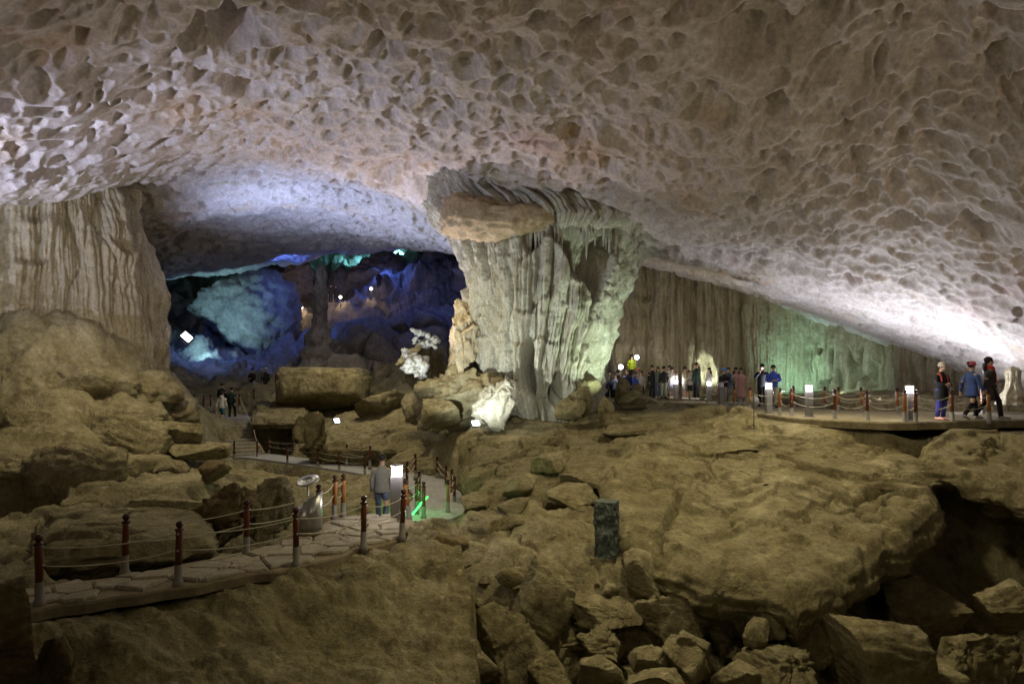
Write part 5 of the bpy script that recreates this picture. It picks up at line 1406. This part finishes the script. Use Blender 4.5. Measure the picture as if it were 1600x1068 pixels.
    if hat:
        kind_, c_ = hat; mb = MB()
        if kind_ == 'beanie': mb.loft([ellipse_ring((0, hy - 0.012, hz_ + z), a, a * 1.12) for a, z in ((0.098, -0.02), (0.106, -0.01), (0.108, 0.05), (0.09, 0.10), (0.05, 0.13), (0.01, 0.14))])
        else:
            mb.loft([ellipse_ring((0, hy - 0.012, hz_ + z), a, a * 1.12) for a, z in ((0.10, 0.0), (0.113, 0.01), (0.112, 0.06), (0.085, 0.11), (0.02, 0.13))])
            mb.tube([(0, hy + 0.07, hz_ + 0.02), (0, hy + 0.20, hz_ + 0.01)], [(0.085, 0.010), (0.06, 0.008)], 10)
        mb.build("hat", cloth(c_), root)
    if scarf:
        mb = MB(); mb.loft([ellipse_ring((0, 0.01, z), a, a * 0.95) for a, z in ((0.10, 1.43), (0.115, 1.46), (0.11, 1.51), (0.085, 1.53))])
        for s in (-1, 1): mb.tube([(0.05 * s, 0.09, 1.47), (0.06 * s, 0.135, 1.30), (0.06 * s, 0.145, 1.05)], [(0.045, 0.02), (0.055, 0.016), (0.055, 0.012)], 8)
        mb.build("scarf", cloth(scarf), root)
    if hood:
        mb = MB(); mb.ball((0, -0.10, 1.47), (0.12, 0.07, 0.08), 10, 7); mb.build("hood", cloth(hood), root)
    if extra: extra(root)
    return root

NAVY = (0.015, 0.02, 0.06); BLK = (0.016, 0.016, 0.018); GRY = (0.22, 0.22, 0.23); WHT = (0.62, 0.60, 0.56); BLUE = (0.05, 0.09, 0.42); DKG = (0.02, 0.035, 0.03); JEAN = (0.06, 0.09, 0.22)
PI = math.pi
def onwalk(px, py): return Pz(px, py, WZ)
def straps(r):
    for s in (-1, 1):
        mb = MB(); mb.tube([(0.10 * s, 0.02, 1.46), (0.12 * s, 0.125, 1.36), (0.12 * s, 0.15, 1.20)], [(0.028, 0.012)] * 3, 8); mb.build("backpack_strap", cloth((0.45, 0.06, 0.06)), r)
def shoulder_bag(c):
    def f(r):
        mb = MB(); mb.box((-0.25, 0.05, 0.86), (0.12, 0.30, 0.32), 0.03); mb.build("bag", cloth(c), r)
        mb = MB(); mb.tube([(-0.25, 0.05, 1.02), (-0.20, 0.06, 1.3), (-0.08, 0.03, 1.47)], 0.014, 6); mb.build("bag_strap", cloth(c), r)
    return f
def a_extra(r): straps(r); shoulder_bag(GRY)(r)
def camera_gear(r):
    mb = MB(); mb.box((0.04, 0.34, 1.50), (0.14, 0.05, 0.09), 0.01); mb.build("camera", M['dark'], r)
def phone_gear(r):
    mb = MB(); mb.box((0.0, 0.33, 1.47), (0.075, 0.012, 0.15), 0.003); mb.build("phone", M['dark'], r, shade=False)
p = onwalk(1470, 656); person(p, PI + 0.25, "person in grey beanie and black coat with red straps, looking down beside the lamp", 1.60, ('front', 'front'), ('stand', 'stand'), BLK, (0.05, 0.05, 0.25), (0.75, 0.42, 0.38), hem=0.62, hat=('beanie', (0.40, 0.36, 0.32)), look=0.8, extra=a_extra, fingers=True)
p = onwalk(1518, 655.5); person(p, -PI / 2 + 0.1, "person in blue coat and pink-red cap walking right", 1.62, ('swing_b', 'swing_f'), ('fwd', 'back'), (0.05, 0.085, 0.26), BLK, (0.35, 0.33, 0.33), hem=0.74, hat=('cap', (0.45, 0.08, 0.12)), fingers=True, hair='bun')
p = onwalk(1546, 655); person(p, -PI / 2 - 0.45, "tall person in long dark coat with red scarf at the far right", 1.76, ('swing_f', 'swing_b'), ('back', 'fwd'), (0.06, 0.05, 0.055), BLK, (0.25, 0.25, 0.25), hem=0.55, scarf=(0.50, 0.02, 0.025), fingers=True, look=-0.3, hair='long')
p = onwalk(1208, 636.5); person(p, PI - 0.2, "man in bright blue jacket and beige trousers looking down", 1.70, ('front', 'front'), top=BLUE, bottom=(0.45, 0.40, 0.30), shoe=BLK, look=0.8)
p = onwalk(1191, 634.5); person(p, PI - 0.35, "man in dark clothes with hands raised to his face", 1.76, ('face', 'face'), top=BLK, bottom=BLK, shoe=BLK, look=0.4)
p = onwalk(1158, 631.5); person(p, PI, "woman in long patterned pinkish coat with long hair", 1.62, ('front', 'down'), top=(0.42, 0.24, 0.20), bottom=(0.3, 0.2, 0.17), shoe=WHT, hem=0.36, hair='long', dress=True)
p = onwalk(1150, 630.0); person(p, PI + 0.4, "woman with dark hair half hidden by the pink-coated one", 1.66, ('down', 'front'), top=(0.36, 0.28, 0.24), bottom=BLK, hem=0.5, hair='long')
p = onwalk(1131, 630.5); person(p, PI + 0.2, "person in bright blue cap and dark jacket", 1.60, ('front', 'front'), top=BLK, bottom=(0.3, 0.26, 0.2), hat=('cap', (0.06, 0.20, 0.62)), look=0.7)
p = P(1138, 626, 33.2); person(p, PI - 0.3, "person in navy jacket behind the blue cap", 1.70, top=(0.03, 0.05, 0.10), bottom=(0.1, 0.1, 0.12))
p = P(1108, 624, 32.6); person(p, PI / 2 + 0.3, "person in light grey jacket behind the lamp bollard", 1.60, ('front', 'down'), top=(0.38, 0.38, 0.37), bottom=GRY, shoe=WHT, hair='long')
p = P(1088, 624, 32.4); person(p, PI / 2 + 0.5, "tall man in dark green jacket raising one arm", 1.84, ('raise', 'down'), top=DKG, bottom=BLK, shoe=WHT, hem=0.80)
p = P(1077, 623, 33.2); person(p, PI - 0.4, "short person in grey top beside the tall man", 1.46, top=(0.42, 0.40, 0.38), bottom=BLK, shorts=True, shoe=WHT)
p = P(1070, 623.5, 33.0); person(p, -PI / 2 - 0.6, "person in white vest with cream sleeves left of the tall man", 1.64, ('front', 'front'), top=(0.66, 0.60, 0.48), bottom=(0.35, 0.33, 0.3), shorts=True, shoe=WHT)
p = P(1050, 622.5, 33.2); person(p, PI + 0.5, "person in white hoodie holding up a phone", 1.60, ('phone', 'phone'), top=WHT, bottom=(0.25, 0.24, 0.3), shorts=True, shoe=WHT, hood=WHT, extra=phone_gear)
p = P(1046, 621, 34.0); person(p, PI - 0.2, "dark-haired person behind the white hoodie", 1.68, ('face', 'down'), top=(0.5, 0.48, 0.44), bottom=GRY)
p = P(1037, 622, 32.8); person(p, 0.2, "person in black jacket and grey-green trousers seen from behind", 1.62, top=BLK, bottom=(0.22, 0.24, 0.19), shoe=BLK)
p = P(1028, 621.5, 33.0); person(p, PI, "woman in white shirt, dark cardigan and blue jeans facing the camera", 1.58, top=(0.10, 0.13, 0.12), bottom=JEAN, shoe=WHT, hair='long')
p = P(1019, 621.5, 33.0); person(p, PI + 0.5, "person all in black at the left of the railing group", 1.66, top=BLK, bottom=BLK, shoe=BLK, hem=0.7)
p = P(987, 600, 36.0); person(p, 0.1, "man in yellow-green jacket standing higher than the crowd", 1.66, top=(0.34, 0.42, 0.03), bottom=BLK, shoe=BLK)
for (px, hy_, d, lb, top_, kw) in (
    (1002, 580, 34.6, "person in grey coat at the right of the hidden crowd", (0.26, 0.24, 0.24), dict()),
    (990, 582, 34.0, "person in bright blue jacket below the man in yellow", BLUE, dict(hair='long')),
    (980, 578, 33.8, "person in navy jacket below the man in yellow", NAVY, dict()),
    (997, 577, 35.4, "person with reddish hat behind the grey coat", (0.2, 0.16, 0.16), dict(hat=('beanie', (0.35, 0.10, 0.08)))),
    (962, 584, 34.2, "person in grey-blue jacket looking at a lit phone", (0.20, 0.24, 0.36), dict(arms=('phone', 'phone'), look=0.7)),
    (953, 580, 35.0, "person in black seen between the phone user and the navy coat", BLK, dict()),
    (944, 579, 34.4, "person in navy coat at the left of the crowd", (0.02, 0.025, 0.09), dict()),
    (934, 581, 34.2, "person in whitish jacket at the far left of the crowd", (0.45, 0.43, 0.42), dict()),
    (966, 579, 36.0, "dark-haired person beside the left globe lamp", BLK, dict())):
    hd = P(px, hy_, d); person((hd[0], hd[1], hd[2] - 1.66), PI + rs.uniform(-.8, .8), lb, 1.66, top=top_, bottom=BLK, group="visitors in the crowd behind the boulders", **kw)
# left: stairs and lower path
p = P(347, 661, 34.3); person(p, -0.1, "person in white jacket and teal shorts climbing the stairs", 1.68, ('swing_b', 'down'), ('fwd', 'back'), top=WHT, bottom=(0.04, 0.15, 0.22), shoe=WHT, shorts=True, hood=WHT)
p = P(362, 654, 34.9); person(p, 0.0, "person in dark green jacket on the stairs", 1.70, ('down', 'swing_b'), ('stand', 'fwd'), top=DKG, bottom=BLK, shoe=WHT)
p = P(347, 645, 36.2); person(p, 0.1, "person in black ahead of the white jacket on the landing", 1.66, top=BLK, bottom=BLK)
p = P(394, 617, 40.5); person(p, PI - 0.3, "person in dark jacket and grey trousers on the far landing", 1.66, ('front', 'front'), top=BLK, bottom=(0.3, 0.3, 0.36))
p = P(415, 616, 40.5); person(p, PI + 0.8, "person in long black coat with pale cap on the far landing", 1.66, top=BLK, bottom=BLK, hat=('cap', (0.4, 0.5, 0.52)), hem=0.6)
p = P(597, 824, 15.3); person((p[0], p[1], p[2]), 0.15, "man in grey sweater and blue jeans walking away down the lower path", 1.74, ('down', 'down'), ('fwd', 'back'), top=(0.20, 0.195, 0.175), bottom=(0.10, 0.11, 0.18), shoe=GRY, fingers=True)
for (px, py, d, lb) in ((592, 452, 58, "tiny dark figure beside the highest lamp on the far slope"), (517, 474, 54, "tiny dark figure left of the right-hand slope lamp"), (525, 475, 54, "tiny dark figure touching the right-hand slope lamp"), (603, 400, 66, "tiny figure in the cyan opening, left"), (613, 400, 66, "tiny figure in the cyan opening, right")):
    d = hit(px, py - 1, 44, 78); p = P(px, py, d); person(p, PI, lb, 1.7, group="far visitors on the slope")
